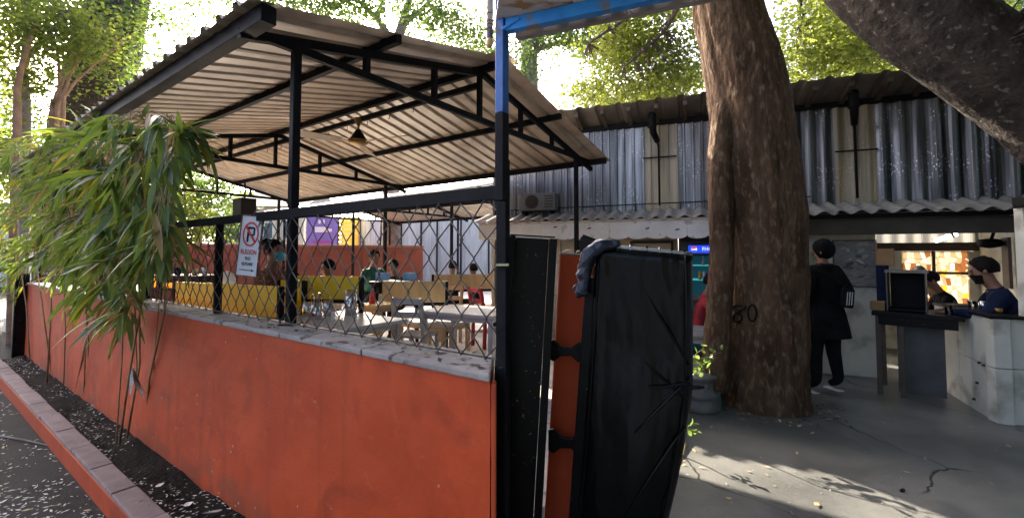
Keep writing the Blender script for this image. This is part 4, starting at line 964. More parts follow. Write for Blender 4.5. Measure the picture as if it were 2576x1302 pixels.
for i, (x_, cn, col) in enumerate(((.28, 'amber', (.5, .3, .05)), (.34, 'silver', (.5, .52, .5)), (.40, 'blue and red', (.05, .1, .5)), (.46, 'white', (.6, .65, .65)), (.52, 'dark red', (.25, .03, .03)), (.58, 'pale blue', (.3, .5, .55)), (.64, 'grey', (.4, .45, .45)))):
    small('drink_can', '%s drink can standing on the middle fridge shelf' % cn, 'can', MB().lathe([(.024, 0), (.027, .006), (.027, .118), (.022, .128)], Fp(ta + x_, -.40, 1.203), 12), mat('can_' + cn, col, rough=.3, metal=.4), 'cans in the drinks fridge', smooth=True)
for i, (x_, cn) in enumerate(((.33, 'thin clear bottle at the fridge door side of the top shelf'), (.46, 'dark bottle in the middle of the top fridge shelf'), (.54, 'pale bottle beside the dark one on the top fridge shelf'), (.66, 'green bottle at the far end of the top fridge shelf'))):
    small('bottle', cn, 'bottle', MB().lathe([(.024, 0), (.027, .006), (.027, .08), (.012, .115), (.010, .15), (.012, .155)], Fp(ta + x_, -.40, 1.433), 12), mat('bottle_%d' % i, ((.3, .35, .35), (.03, .04, .04), (.45, .47, .45), (.04, .16, .1))[i], rough=.2), 'bottles in the drinks fridge', smooth=True)

# ================================================================== furniture
def table(label, c, rz, L_, W_, ztop, m_top, m_leg, th=.035, leg=.05, group='terrace tables', zf=.2, name='dining_table'):
    t_ = thing(name, label, 'table', (c.x, c.y, zf), group, rz); h = ztop - zf
    MB().box((0, 0, h - th / 2), (L_, W_, th)).build('table_top', m_top, t_, local=True, bev=.006)
    MB().box((0, 0, h - th - .032), (L_ - .12, W_ - .12, .06)).build('apron', m_leg, t_, local=True)
    for x_ in (-1, 1):
        for y_ in (-1, 1): MB().box((x_ * (L_ / 2 - .07), y_ * (W_ / 2 - .07), (h - th - .002) / 2), (leg, leg, h - th - .002)).build('leg', m_leg, t_, local=True, bev=.003)
    return t_
def booth(label, c, rz, L_, zt_, ph, m, zf=.2, group='booth benches', seat=True, notch=0):
    t_ = thing('booth_bench', label, 'bench', (c.x, c.y, zf), group, rz); h = zt_ - zf
    MB().box((0, 0, h - ph / 2), (L_, .03, ph)).build('backrest', m, t_, local=True, bev=.004)
    for x_ in (-1, 1): MB().box((x_ * (L_ / 2 + .022), 0, h / 2), (.04, .05, h)).build('leg', M_steel, t_, local=True)
    MB().box((0, 0, h - ph - .022), (L_, .035, .04)).build('rail', M_steel, t_, local=True)
    if seat:
        MB().box((0, .24, .44), (L_, .40, .035)).build('seat', m, t_, local=True, bev=.004)
        for x_ in (-1, 1): MB().box((x_ * (L_ / 2 - .05), .40, .21), (.04, .04, .42)).build('leg', M_steel, t_, local=True)
    return t_
def chair(label, c, rz, m, zf=.2, group='terrace chairs'):
    t_ = thing('dining_chair', label, 'chair', (c.x, c.y, zf), group, rz)
    MB().box((0, 0, .44), (.40, .40, .03)).build('seat', m, t_, local=True, bev=.008)
    for x_ in (-1, 1):
        MB().box((x_ * .175, -.175, .212), (.042, .042, .424)).build('leg', m, t_, local=True, bev=.003)
        mb = MB(); mb.beam((x_ * .175, .20, 0), (x_ * .175, .185, .46), .042, .042, up=(0, 1, 0)); mb.beam((x_ * .175, .185, .46), (x_ * .175, .275, .90), .042, .05, up=(0, 1, 0)); mb.build('back_leg', m, t_, local=True)
    for z_, y_ in ((.86, .262), (.70, .23)): MB().box((0, y_, z_), (.32, .02, .07)).build('back_slat', m, t_, local=True, bev=.004)
    MB().box((0, -.175, .22), (.31, .02, .03)).build('stretcher', m, t_, local=True)
    return t_
def ez(P): return math.atan2(P.y, P.x)
RS = ez(-D); RK = ez(E_)
tb1 = table('grey topped table with steel tumblers right behind the fence', atz(862, 800, .95), RS, 1.15, .72, .95, M_table, M_greywood)
tb2 = table('sunlit grey table at the terrace edge beside the gate post', atz(1185, 778, .95), RS + R(8), 1.05, .74, .95, M_table, M_greywood, leg=.06)
c = atz(1092, 803, .72); tb3 = table('low bright table beyond the grey slatted chair', c, RS, .95, .6, .72, M_table, M_wood)
c = at(950, 760, 5.6); tb4 = table('small yellow wooden side table under the red sauce bottle', c, RS, .42, .42, .99, M_tan, M_wood, leg=.045)
chair('grey painted wooden chair facing the low bright table', atz(1050, 840, .64), RS + R(200), M_greywood)
chair('red wooden chair at the far edge of the terrace', at(1232, 745, 6.9), RS + R(160), M_redcloth)
chair('pale wooden chair beyond the fence post at the far table', at(1120, 770, 7.0), RS + R(20), M_wood)
b_l, b_r = at(445, 708, 5.0), at(703, 708, 4.25); cc = (b_l + b_r) / 2
booth('long yellow booth bench behind the no-parking sign', cc, ez(b_r - b_l), (b_r - b_l).length, b_l.z, .30, M_yellow)
b_l, b_r = at(722, 693, 5.2), at(905, 700, 5.0); booth('yellow booth bench behind the steel tumblers', (b_l + b_r) / 2, ez(b_r - b_l), (b_r - b_l).length, b_l.z, .26, M_yellow)
b_l, b_r = at(708, 704, 4.9), at(762, 704, 4.85); booth('short yellow bench end beside the pavilion post', (b_l + b_r) / 2, ez(b_r - b_l), (b_r - b_l).length, b_l.z, .36, M_yellow, seat=False)
b_l, b_r = at(390, 690, 7.0), at(532, 690, 6.6); booth('far yellow bench against the red wall behind the bamboo', (b_l + b_r) / 2, ez(b_r - b_l), (b_r - b_l).length, b_l.z, .2, M_yellow)
b_l, b_r = at(962, 708, 6.1), at(1120, 706, 6.2); booth('tan plywood booth bench behind the grey chair', (b_l + b_r) / 2, ez(b_r - b_l), (b_r - b_l).length, b_l.z, .29, M_tan)
b_l, b_r = at(1092, 690, 8.0), at(1262, 690, 8.2); booth('farther tan bench by the cream shed column', (b_l + b_r) / 2, ez(b_r - b_l), (b_r - b_l).length, b_l.z, .27, M_tan)
b_l, b_r = at(930, 706, 7.2), at(1060, 703, 7.4); tbl = table('dark table with blue menus in front of the seated guests', (b_l + b_r) / 2, ez(b_r - b_l), (b_r - b_l).length, .6, b_l.z, M_black, M_black)
b_l, b_r = at(395, 757, 5.6), at(440, 757, 5.4)
# tabletop things
def cyl(name, label, cat, u, v, z, r_, h_, m, group=None, wall_=True):
    P = atz(u, v, z); mb = MB(); mb.lathe([(r_ * .96, 0), (r_, .004), (r_, h_), (r_ * .9, h_), (r_ * .88, .01)], (P.x, P.y, z + .0005), 22); return small(name, label, cat, mb, m, group, smooth=True)
cyl('steel_tumbler', 'ribbed steel tumbler of cutlery, foremost on the grey table', 'tumbler', 795, 803, .95, .055, .17, M_chrome, 'steel pots on the table')
cyl('steel_tumbler', 'steel tumbler left of the cutlery tumbler on the grey table', 'tumbler', 772, 795, .95, .05, .15, M_chrome, 'steel pots on the table')
cyl('steel_tumbler', 'steel tumbler just behind the cutlery tumbler on the grey table', 'tumbler', 825, 793, .95, .05, .16, M_chrome, 'steel pots on the table')
cyl('steel_jug', 'tall plain steel jug on the grey table', 'jug', 882, 792, .95, .062, .27, M_chrome)
cyl('salt_shaker', 'small white salt shaker in front of the steel jug', 'shaker', 838, 806, .95, .018, .09, M_signwhite)
P = atz(795, 803, .95)
for i in range(6):
    a = i * 1.05; q = P + Vector((.03 * math.cos(a), .03 * math.sin(a), .03)); q2 = P + Vector((.05 * math.cos(a + .3), .05 * math.sin(a + .3), .21 + .015 * (i % 3)))
    small('spoon', 'steel spoon standing in the foremost tumbler', 'spoon', MB().tube([q, q2, q2 + (q2 - q).normalized() * .03], [.003, .004, .010], 6), M_chrome, 'spoons in the tumbler')
P = at(937, 745, 5.55); zt_ = .99
sb = thing('sauce_bottle', 'red plastic sauce bottle with pale cap on the yellow side table', 'bottle', (P.x, P.y, zt_))
MB().lathe([(.036, .001), (.038, .01), (.036, .12), (.022, .155), (.012, .165)], (P.x, P.y, zt_), 16).build('body', M_red2, sb, smooth=True); MB().lathe([(.012, .166), (.010, .19), (.003, .205)], (P.x, P.y, zt_), 12).build('cap', M_signwhite, sb)
small('white_shaker', 'white shaker beside the red sauce bottle', 'shaker', MB().lathe([(.022, .001), (.024, .10), (.018, .12)], (P.x + .09, P.y + .03, zt_), 14), M_signwhite, smooth=True)
for q, lb in ((at(962, 703, 7.2), 'blue printed menu before the person in green'), (at(1030, 703, 7.3), 'blue printed menu before the dark-clothed guest')):
    small('menu_card', lb, 'menu', MB().box(q + Vector((0, 0, .05)), (.22, .02, .13)), mat('menu_blue', (.10, .32, .62), (.2, .45, .75), scale=12, rough=.4))
# table and seat by the fridge
tbx = table('pale stone-topped table between the wrapped gate leaf and the tree', Vector(((at(1762, 845, 5.2)).x, 5.35, 0)), ez(GD), 1.1, .8, .70, M_fibre, M_greywood, zf=0.0, group='court tables')
P = at(1782, 735, 5.9); tbx2 = table('brown wooden table below the drinks fridge', Vector((P.x, 6.1, 0)), ez(GD), .8, .5, 1.02, M_brown, M_brown, zf=0.0, group='court tables')
small('spray_bottle', 'white spray bottle on the brown table below the fridge', 'bottle', MB().lathe([(.03, .001), (.035, .01), (.035, .10), (.015, .14), (.012, .19)], (at(1781, 740, 6.0).x, 6.0, 1.02), 14), M_signwhite, smooth=True)

# low red wall at the back of the terrace, with posts of the far side
r0, r1 = at(380, 604, 12.0), at(1064, 640, 15.5)
bw = thing('parapet_wall', 'dark red low wall closing the far side of the terrace', 'wall', ((r0 + r1).x / 2, (r0 + r1).y / 2, .2))
ed = Vector((r1.x - r0.x, r1.y - r0.y, 0)); Lw = ed.length; ed.normalize(); en = Vector((-ed.y, ed.x, 0))
zt0 = 1.84
obox(Vector((r0.x, r0.y, 0)), ed, en, 0, Lw, 0, .18, .2, zt0).build('wall_body', M_redwall, bw)
obox(Vector((r0.x, r0.y, 0)), ed, en, -.02, Lw + .02, -.03, .21, zt0 + .001, zt0 + .07).build('coping', mat('brick_coping', (.28, .12, .07), (.36, .17, .10), rough=.8), bw, bev=.01)
for i in range(7): obox(Vector((r0.x, r0.y, 0)), ed, en, .12 + i * Lw / 7, (i + .9) * Lw / 7, -.022, -.001, .75, zt0 - .12).build('wall_panel', M_redwall, bw, bev=.004)

# backdrop buildings beyond: purple banner, grey sheet fence, pale house
pb0, pb1 = at(772, 545, 17.5), at(850, 545, 17.5); pz0 = at(772, 630, 17.5).z
bn = thing('advert_banner', 'purple advertising banner on a frame beyond the terrace', 'banner', ((pb0 + pb1).x / 2, 17.5, .2))
MB().box(((pb0.x + pb1.x) / 2, 17.5, (pb0.z + pz0) / 2), (pb1.x - pb0.x, .03, pb0.z - pz0)).build('banner_sheet', mat('purple_print', (.16, .13, .42), (.22, .18, .50), scale=1.5, rough=.5), bn)
for x_, z_, w_, h_, m_ in ((.45, .62, .34, .16, M_signwhite), (.72, .60, .2, .09, M_signwhite), (.5, .25, .55, .10, mat('magenta_print', (.30, .06, .32), rough=.5)), (.5, .12, .6, .06, M_signwhite), (.42, .85, .07, .12, M_signwhite), (.56, .85, .05, .13, M_signwhite)):
    MB().box((pb0.x + (pb1.x - pb0.x) * x_, 17.475, pz0 + (pb0.z - pz0) * z_), ((pb1.x - pb0.x) * w_, .012, (pb0.z - pz0) * h_)).build('print_block', m_, bn)
for x_ in (pb0.x, pb1.x): MB().box((x_, 17.55, (pb0.z + .1) / 2), (.05, .05, pb0.z - .1)).build('leg', M_steel, bn)
ys = thing('yellow_stall', 'yellow slatted stall front beside the purple banner', 'stall', (at(870, 600, 18.5).x, 18.5, .1))
q0, q1 = at(842, 545, 18.5), at(900, 640, 18.5)
for i in range(9):
    z_ = q1.z + (q0.z - q1.z) * (i + .5) / 9; MB().box(((q0.x + q1.x) / 2, 18.5, z_), (q1.x - q0.x, .03, (q0.z - q1.z) / 9 - .03)).build('slat', M_yellow, ys)
for x_ in (q0.x, q1.x): MB().box((x_, 18.55, q0.z / 2), (.08, .06, q0.z)).build('post', M_wood, ys)
MB().box(((q0.x + q1.x) / 2, 18.8, q1.z / 2), (q1.x - q0.x, .4, q1.z)).build('counter', M_cream, ys)
gs = thing('sheet_fence', 'tall bluish grey sheet-metal fence beyond the terrace', 'fence', (at(1000, 600, 19).x, 19, 0))
M_bsheet = mat('bluegrey_sheet', (.36, .43, .50), (.50, .56, .62), scale=2.5, rough=.6, stretch=(4, 4, .5))
uu = [862, 906, 960, 1010, 1060, 1100, 1160, 1230, 1300, 1400, 1500]
for i in range(len(uu) - 1):
    a, b = at(uu[i], 600, 19), at(uu[i + 1], 600, 19); mb = MB(); corr(mb, Vector((a.x + .01, 19, 0)), Vector((1, 0, 0)), Z, Vector((0, -1, 0)), b.x - a.x - .02, 3.1, .25, .03, 'trap', 1); mb.build('fence_sheet', M_bsheet, gs)
    MB().box((a.x, 18.95, 1.58), (.06, .06, 3.16)).build('post', M_steel, gs)
def house(label, u0, u1, vtop, Y, m, roofm, wins):
    a, b = at(u0, vtop, Y), at(u1, vtop, Y); h = thing('far_house', label, 'house', ((a.x + b.x) / 2, Y + 2, -.1))
    MB().box(((a.x + b.x) / 2, Y + 2.0, a.z / 2), (b.x - a.x, 4.0, a.z)).build('wall', m, h)
    rp = [(a.x - .3, Y - .35, a.z), (b.x + .3, Y - .35, a.z), (b.x + .3, Y + 4.3, a.z), (a.x - .3, Y + 4.3, a.z), (a.x - .3, Y + 2, a.z + 1.1), (b.x + .3, Y + 2, a.z + 1.1)]
    MB().add(rp, [(0, 1, 5, 4), (2, 3, 4, 5), (0, 4, 3), (1, 2, 5), (3, 2, 1, 0)]).build('roof', roofm, h)
    for u_, v0, v1, du in wins:
        p_, q_ = at(u_, v0, Y), at(u_ + du, v1, Y); w_ = MB().box(((p_.x + q_.x) / 2, Y - .03, (p_.z + q_.z) / 2), (q_.x - p_.x + .1, .08, p_.z - q_.z + .1)).build('window', M_white, h)
        child_of_part(MB().box(((p_.x + q_.x) / 2, Y - .075, (p_.z + q_.z) / 2), (q_.x - p_.x - .05, .012, p_.z - q_.z - .05)), 'pane', mat('far_glass', (.10, .13, .15), rough=.15), w_)
house('cream house wall beyond the terrace beside the dark speaker', 560, 765, 520, 24, M_cream, M_fibre, ((665, 560, 600, 22), (715, 555, 600, 24), (585, 540, 600, 14)))
house('pale sunlit house far beyond the left end of the red wall', -120, 60, 560, 22, M_white, M_fibre, ((0, 600, 630, 20),))
house('white house behind the sheet fence past the gate post', 1060, 1330, 512, 25, M_white, M_fibre, ((1150, 560, 590, 26), (1230, 560, 590, 26)))
spk = at(615, 522, 9.9); q = Vector((spk.x, spk.y, spk.z))
sp = thing('loudspeaker', 'black loudspeaker box hung at the far end of the pavilion', 'speaker', q)
MB().box(q, (.42, .32, .40), Matrix.Rotation(RS, 3, 'Z')).build('cabinet', M_black, sp, bev=.01); MB().tube([q + Vector((0, 0, .2)), q + Vector((0, 0, .62))], .02, 8).build('bracket', M_steel, sp); MB().lathe([(.02, 0), (.12, .0), (.13, .01), (.02, .012)], q + Vector((0, 0, -.02)), 16).build('cone', M_dark, sp)

# small clutter
lt0, lt1 = at(425, 690, 6.3), at(540, 690, 6.1)
table('dark topped table behind the bamboo with a row of cups', (lt0 + lt1) / 2, ez(lt1 - lt0), (lt1 - lt0).length, .5, lt0.z, M_black, M_black)
for u_, lb, m_, r_, h_ in ((447, 'dark blue mug on the dark table behind the bamboo', M_navycloth, .045, .10), (470, 'tall wooden stick holder on the dark table behind the bamboo', M_wood, .03, .16), (490, 'brown paper cup on the dark table behind the bamboo', M_tan, .04, .09), (515, 'white paper cup on the dark table behind the bamboo', M_signwhite, .04, .10)):
    q_ = at(u_, 690, 6.2); small('cup', lb, 'cup', MB().lathe([(r_ * .8, 0), (r_, h_), (r_ * .92, h_), (r_ * .75, .01)], (q_.x, q_.y, lt0.z + .001), 16), m_, 'cups on the dark table', smooth=True)
q_ = at(575, 700, 4.75); mb = MB(); mb.prism([(-.07, -.10), (.09, -.10), (.03, .04), (-.02, .08), (-.06, .07)], lambda x_, y_, d_: q_ + Vector((x_, d_, y_)), .05)
small('paper_packet', 'crumpled white paper packet propped on the yellow bench beside the sign', 'packet', mb, M_signwhite, bev=.008)
act, acz = ft(1352, 525, .22)
ac = thing('air_conditioner', 'grey outdoor air conditioner unit standing on the shed awning', 'air conditioner', Fp(act, .18, 2.34))
bbox(act - .32, act + .32, .05, .28, 2.33, 2.62).build('casing', mat('ac_grey', (.10, .11, .125), (.15, .16, .175), scale=5, rough=.5), ac, bev=.012)
n_ = 20; mb = MB(); mb.prism([(act - .08 + .115 * math.cos(2 * math.pi * i_ / n_), 2.475 + .115 * math.sin(2 * math.pi * i_ / n_)) for i_ in range(n_)], lambda x_, y_, d_: Fp(x_, .281 + d_, y_), .008); mb.build('fan_grille', M_dark, ac)
for i_ in range(5): bbox(act + .14, act + .28, .281, .286, 2.38 + i_ * .045, 2.395 + i_ * .045).build('louvre', M_dark, ac)
for x_ in (-.26, .22): bbox(act + x_, act + x_ + .05, .08, .26, 2.27, 2.33).build('foot', M_steel, ac)
# ================================================================== people
PEOPLE = []
BASE = {
 'pelvis': ((0, 0, .94), (.135, .105), 'leg'), 'waist': ((0, 0, 1.10), (.125, .095), 'top'), 'chest': ((0, .0, 1.30), (.145, .105), 'top'), 'neckb': ((0, -.01, 1.44), (.075, .065), 'top'),
 'neck': ((0, .0, 1.505), (.052, .052), 'skin'), 'jaw': ((0, .03, 1.575), (.062, .072), 'skin'), 'head': ((0, .012, 1.66), (.078, .095), 'skin'), 'crown': ((0, -.002, 1.735), (.055, .065), 'hair'),
 'nose': ((0, .118, 1.618), (.013, .016), 'skin'),
 'shL': ((-.165, 0, 1.40), (.066, .066), 'top'), 'elL': ((-.235, -.03, 1.13), (.05, .05), 'top'), 'wrL': ((-.23, .07, .90), (.034, .034), 'top'), 'haL': ((-.225, .10, .83), (.036, .022), 'skin'),
 'shR': ((.165, 0, 1.40), (.066, .066), 'top'), 'elR': ((.235, -.03, 1.13), (.05, .05), 'top'), 'wrR': ((.23, .07, .90), (.034, .034), 'top'), 'haR': ((.225, .10, .83), (.036, .022), 'skin'),
 'hipL': ((-.09, 0, .88), (.098, .098), 'leg'), 'knL': ((-.10, .03, .49), (.066, .066), 'leg'), 'anL': ((-.105, -.02, .09), (.046, .05), 'leg'), 'toL': ((-.115, .15, .035), (.042, .03), 'shoe'),
 'hipR': ((.09, 0, .88), (.098, .098), 'leg'), 'knR': ((.10, .03, .49), (.066, .066), 'leg'), 'anR': ((.105, -.02, .09), (.046, .05), 'leg'), 'toR': ((.115, .15, .035), (.042, .03), 'shoe')}
LINKS = [('pelvis', 'waist'), ('waist', 'chest'), ('chest', 'neckb'), ('neckb', 'neck'), ('neck', 'jaw'), ('jaw', 'head'), ('head', 'crown'), ('head', 'nose')]
for S_ in 'LR': LINKS += [('chest', 'sh' + S_), ('sh' + S_, 'el' + S_), ('el' + S_, 'wr' + S_), ('wr' + S_, 'ha' + S_), ('pelvis', 'hip' + S_), ('hip' + S_, 'kn' + S_), ('kn' + S_, 'an' + S_), ('an' + S_, 'to' + S_)]
def sit(lean=0.0, armz=.78, reach=.34, head_pitch=0.0, look=0.0):
    """joint overrides for a seated figure, seat at .46 above its floor"""
    o = {'pelvis': (0, 0, .55), 'hipL': (-.09, .03, .54), 'hipR': (.09, .03, .54), 'knL': (-.11, .42, .53), 'knR': (.11, .42, .53), 'anL': (-.11, .40, .10), 'anR': (.11, .40, .10), 'toL': (-.115, .55, .035), 'toR': (.115, .55, .035)}
    up = {}
    for k_ in ('waist', 'chest', 'neckb', 'neck', 'jaw', 'head', 'crown', 'nose', 'shL', 'shR'):
        x, y, z = BASE[k_][0]; h = z - .94; ln = lean * (h ** 1.1); up[k_] = (x, y + ln, .55 + h * (1 - .12 * lean))
    o.update(up)
    for S_, sg_ in (('L', -1), ('R', 1)):
        o['el' + S_] = (sg_ * .25, o['sh' + S_][1] + .10, armz + .02); o['wr' + S_] = (sg_ * .16, o['sh' + S_][1] + reach, armz + .04); o['ha' + S_] = (sg_ * .12, o['sh' + S_][1] + reach + .08, armz + .03)
    return o
def person(label, loc, rz, over=None, top=None, leg=None, shoe=None, scale=1.0, hair=True, cap=None, fingers=True, extra=None, bulk=1.0, legbulk=1.0, hood=False):
    root = thing('person', label, 'person', loc, None, rz)
    J = {k_: [Vector(v_[0]), v_[1], v_[2]] for k_, v_ in BASE.items()}
    for k_, p_ in (over or {}).items(): J[k_][0] = Vector(p_)
    links = list(LINKS)
    for k_ in ('waist', 'chest', 'pelvis', 'shL', 'shR', 'elL', 'elR'): J[k_][1] = tuple(q * bulk for q in J[k_][1])
    for k_ in ('hipL', 'hipR', 'knL', 'knR', 'anL', 'anR'): J[k_][1] = tuple(q * legbulk for q in J[k_][1])
    if fingers:
        for S_, sg_ in (('L', -1), ('R', 1)):
            h_ = J['ha' + S_][0]; w_ = J['wr' + S_][0]; d_ = (h_ - w_).normalized(); sdv = d_.cross(Vector((0, 0, 1))) if abs(d_.z) < .8 else d_.cross(Vector((1, 0, 0))); sdv.normalize()
            for i, (o_, l_) in enumerate(((-.030, .060), (-.010, .072), (.010, .068), (.028, .054))):
                a = 'f%s%d' % (S_, i); J[a + 'a'] = [h_ + d_ * .045 + sdv * o_, (.009, .009), 'skin']; J[a + 'b'] = [h_ + d_ * (.045 + l_ * .6) + sdv * o_ + Vector((0, 0, -.010)), (.0075, .0075), 'skin']
                links += [('ha' + S_, a + 'a'), (a + 'a', a + 'b')]
            J['t' + S_] = [h_ + d_ * .02 + sdv * sg_ * -.052 + Vector((0, 0, -.005)), (.010, .010), 'skin']; links.append(('ha' + S_, 't' + S_))
    keys = list(J); idx = {k_: i for i, k_ in enumerate(keys)}
    me = bpy.data.meshes.new('body'); me.from_pydata([tuple(J[k_][0] * scale) for k_ in keys], [(idx[a], idx[b]) for a, b in links], []); me.update()
    o = bpy.data.objects.new('body', me); COL.objects.link(o)
    o.modifiers.new('skin', 'SKIN'); sv = me.skin_vertices[0].data
    for i, k_ in enumerate(keys): sv[i].radius = (J[k_][1][0] * scale, J[k_][1][1] * scale); sv[i].use_root = (k_ == 'pelvis')
    s2_ = o.modifiers.new('sub', 'SUBSURF'); s2_.levels = 2; s2_.render_levels = 2
    mats = {'skin': M_skin, 'top': top or M_blackcloth, 'leg': leg or M_denim, 'shoe': shoe or M_black, 'hair': M_hair}
    PEOPLE.append((o, root, [(J[a][0] * scale, J[b][0] * scale, J[a][2], J[b][2]) for a, b in links], mats))
    hd_ = J['head'][0] * scale; fw = (J['nose'][0] * scale - hd_); upv = (J['crown'][0] * scale - hd_).normalized(); fw = (fw - upv * fw.dot(upv)).normalized(); sdx = fw.cross(upv)
    if hair:
        mb = MB(); n_, m_ = 18, 9
        for j in range(m_ + 1):
            ph = math.pi * (.80 if hood else .64) * j / m_
            for i in range(n_):
                th = 2 * math.pi * i / n_; fr_ = math.cos(th)
                ph2 = ph * (1.0 if fr_ < .25 else (1 - .52 * (fr_ - .25) / .75))
                rx, ry, rz_ = (.105, .122, .125) if hood else (.088, .108, .112)
                dv = sdx * (rx * math.sin(ph2) * math.sin(th)) + fw * (ry * math.sin(ph2) * fr_) + upv * (rz_ * math.cos(ph2))
                wob = 1 + .07 * noise.noise(dv * 45 + hd_ * 7) + .05 * noise.noise(dv * 120 + hd_ * 3); mb.v.append(hd_ + (dv * wob - fw * .010 + upv * .004) * scale)
        for j in range(m_):
            for i in range(n_): mb.f.append((j * n_ + i, j * n_ + (i + 1) % n_, (j + 1) * n_ + (i + 1) % n_, (j + 1) * n_ + i))
        mb.build('cap' if cap else 'hair', cap or M_hair, root, smooth=True, local=True)
    for sg_ in (-1, 1):
        MB().lathe([(.001, -.008), (.009, -.004), (.009, .004), (.001, .008)], hd_ + (fw * .082 + sdx * .032 * sg_ - upv * .012) * scale, 8).build('eye', M_black, root, local=True)
        MB().lathe([(.004, -.026), (.016, -.012), (.018, .010), (.006, .026)], hd_ + (sdx * .084 * sg_ - upv * .03 - fw * .005) * scale, 8).build('ear', M_skin, root, smooth=True, local=True)
    MB().box(hd_ + (fw * .088 - upv * .085) * scale, (.04, .014, .010)).build('mouth', mat('lips', (.22, .08, .06), rough=.5), root, local=True)
    if extra: extra(root, J, scale, (hd_, fw, upv, sdx))
    return root
def face_rz(v): return math.atan2(-v[0], v[1])      # local +Y faces v
# standing man with a sling bag
def man_extra(root, J, sc, hf):
    hd_, fw, upv, sdx = hf
    # long jacket skirt
    mb = MB(); n_ = 24
    for z_, rx, ry in ((1.04, .19, .145), (.90, .235, .175), (.74, .26, .20), (.64, .27, .205)):
        for i in range(n_):
            a = 2 * math.pi * i / n_; w_ = 1 + .06 * math.sin(a * 5 + z_ * 9) * (1.02 - z_) * 2; mb.v.append(Vector((rx * w_ * math.cos(a), ry * w_ * math.sin(a) - .005, z_)))
    for j in range(3):
        for i in range(n_): mb.f.append((j * n_ + i, j * n_ + (i + 1) % n_, (j + 1) * n_ + (i + 1) % n_, (j + 1) * n_ + i))
    mb.build('jacket_hem', M_blackcloth, root, smooth=True, local=True)
    MB().lathe([(.098, 0), (.100, .035), (.085, .06), (.070, .065)], (0, -.01, 1.43), 20).build('scarf', M_blackcloth, root, smooth=True, local=True)
    MB().tube([(-.17, -.10, 1.42), (-.02, -.17, 1.30), (.08, -.20, 1.18), (.16, -.19, 1.02)], .012, 6).build('bag_strap', M_black, root, local=True)
    for sg_ in (-1, 1):
        MB().box(Vector(((-.185 if sg_ < 0 else .16), .065, .007)), (.078, .215, .014)).build('shoe_sole', M_signwhite, root, local=True, bev=.008)
mloc = atz(2086, 985, 0)
mrz = face_rz((-.22, .97))
mov = {'elL': (-.26, .02, 1.14), 'wrL': (-.19, .17, 1.02), 'haL': (-.13, .20, 1.0), 'elR': (.30, -.06, 1.14), 'wrR': (.27, .06, .95), 'haR': (.24, .10, .88), 'nose': (-.055, .105, 1.612), 'hipL': (-.10, 0, .88), 'knL': (-.14, .02, .49), 'anL': (-.17, -.02, .09), 'toL': (-.20, .13, .05), 'knR': (.13, .03, .49), 'anR': (.15, -.02, .13), 'toR': (.17, .13, .05), 'anL': (-.17, -.02, .13)}
mloc2 = Vector((mloc.x - .02, mloc.y, 0))
person('tall man in black jacket and cap standing with his back turned beside the trunk', mloc2, mrz, mov, M_blackcloth, M_denim, M_black, 1.0, cap=M_blackcloth, extra=man_extra, bulk=1.42, legbulk=1.22, hood=True)
def rotz(v, a): return Vector((v[0] * math.cos(a) - v[1] * math.sin(a), v[0] * math.sin(a) + v[1] * math.cos(a), v[2]))
bc = mloc2 + rotz((.05, -.235, 1.11), mrz)
sling = thing('sling_bag', 'small black sling bag with three white stripes on the standing man', 'bag', bc, None, mrz)
MB().box((0, 0, 0), (.17, .05, .22), Matrix.Rotation(R(8), 3, 'Y')).build('pouch', M_black, sling, local=True, bev=.02)
for i in (-1, 0, 1): MB().box((i * .034 + .004, -.0265, -.005), (.011, .003, .15), Matrix.Rotation(R(8), 3, 'Y')).build('stripe', M_signwhite, sling, local=True)
MB().tube([(-.06, -.01, .10), (-.02, -.01, .15), (.05, -.01, .10)], .006, 6).build('loop', M_black, sling, local=True)
# man in navy shirt at the counter
def bearded(root, J, sc, hf):
    hd_, fw, upv, sdx = hf; mb = MB(); n_, m_ = 12, 5
    for j in range(m_ + 1):
        for i in range(n_ + 1):
            a = (i / n_ - .5) * 3.0; q = j / m_; r_ = 1.0 - .35 * q
            mb.v.append(hd_ + (sdx * .082 * r_ * math.sin(a) + fw * (.012 + .088 * r_ * math.cos(a)) - upv * (.055 + .085 * q) + rvec() * .003) * sc)
    for j in range(m_):
        for i in range(n_): a = j * (n_ + 1) + i; mb.f.append((a, a + 1, a + n_ + 2, a + n_ + 1))
    mb.build('beard', M_hair, root, smooth=True, local=True)
    MB().lathe([(.085, 0), (.09, .02), (.075, .05)], (J['neckb'][0] + Vector((0, .0, -.01))) * sc, 18).build('collar', M_navycloth, root, smooth=True, local=True)
P = at(2520, 640, 4.62)
nov = sit(lean=.30, armz=.80, reach=.27); nov.update({'knL': (-.11, .10, .30), 'knR': (.11, .10, .30), 'anL': (-.11, .02, .06), 'anR': (.11, .02, .06), 'toL': (-.115, .12, .0), 'toR': (.115, .12, .0)})
person('bearded man in navy shirt leaning over the pale counter', (P.x + .16, P.y, .02), face_rz((-.72, .62)), nov, M_navycloth, M_denim, M_black, 1.15, bulk=1.3, extra=bearded)
# cashier bending in the kiosk
P = at(2375, 640, 5.95)
cov = dict(sit(lean=.45, armz=.66, reach=.36)); 
person('dark-clothed cashier bending over the serving desk in front of the mosaic window', (P.x + .20, P.y, .06), face_rz((-.80, .35)), cov, M_blackcloth, M_denim, M_black, .98)
P = at(2292, 640, 7.0)
person('person in pale cap half hidden behind the display cabinet', (P.x, P.y, .10), face_rz((-.3, -.9)), sit(lean=.3, armz=.68), M_tan, M_denim, M_black, .98, cap=M_fibre)
# woman in red by the fridge
P = at(1752, 770, 5.95)
person('woman in red top seated behind the pale stone table', (P.x - .02, P.y, .0), face_rz((.8, -.2)), sit(lean=.30, armz=.70), M_redcloth, M_denim, M_black, 1.0)
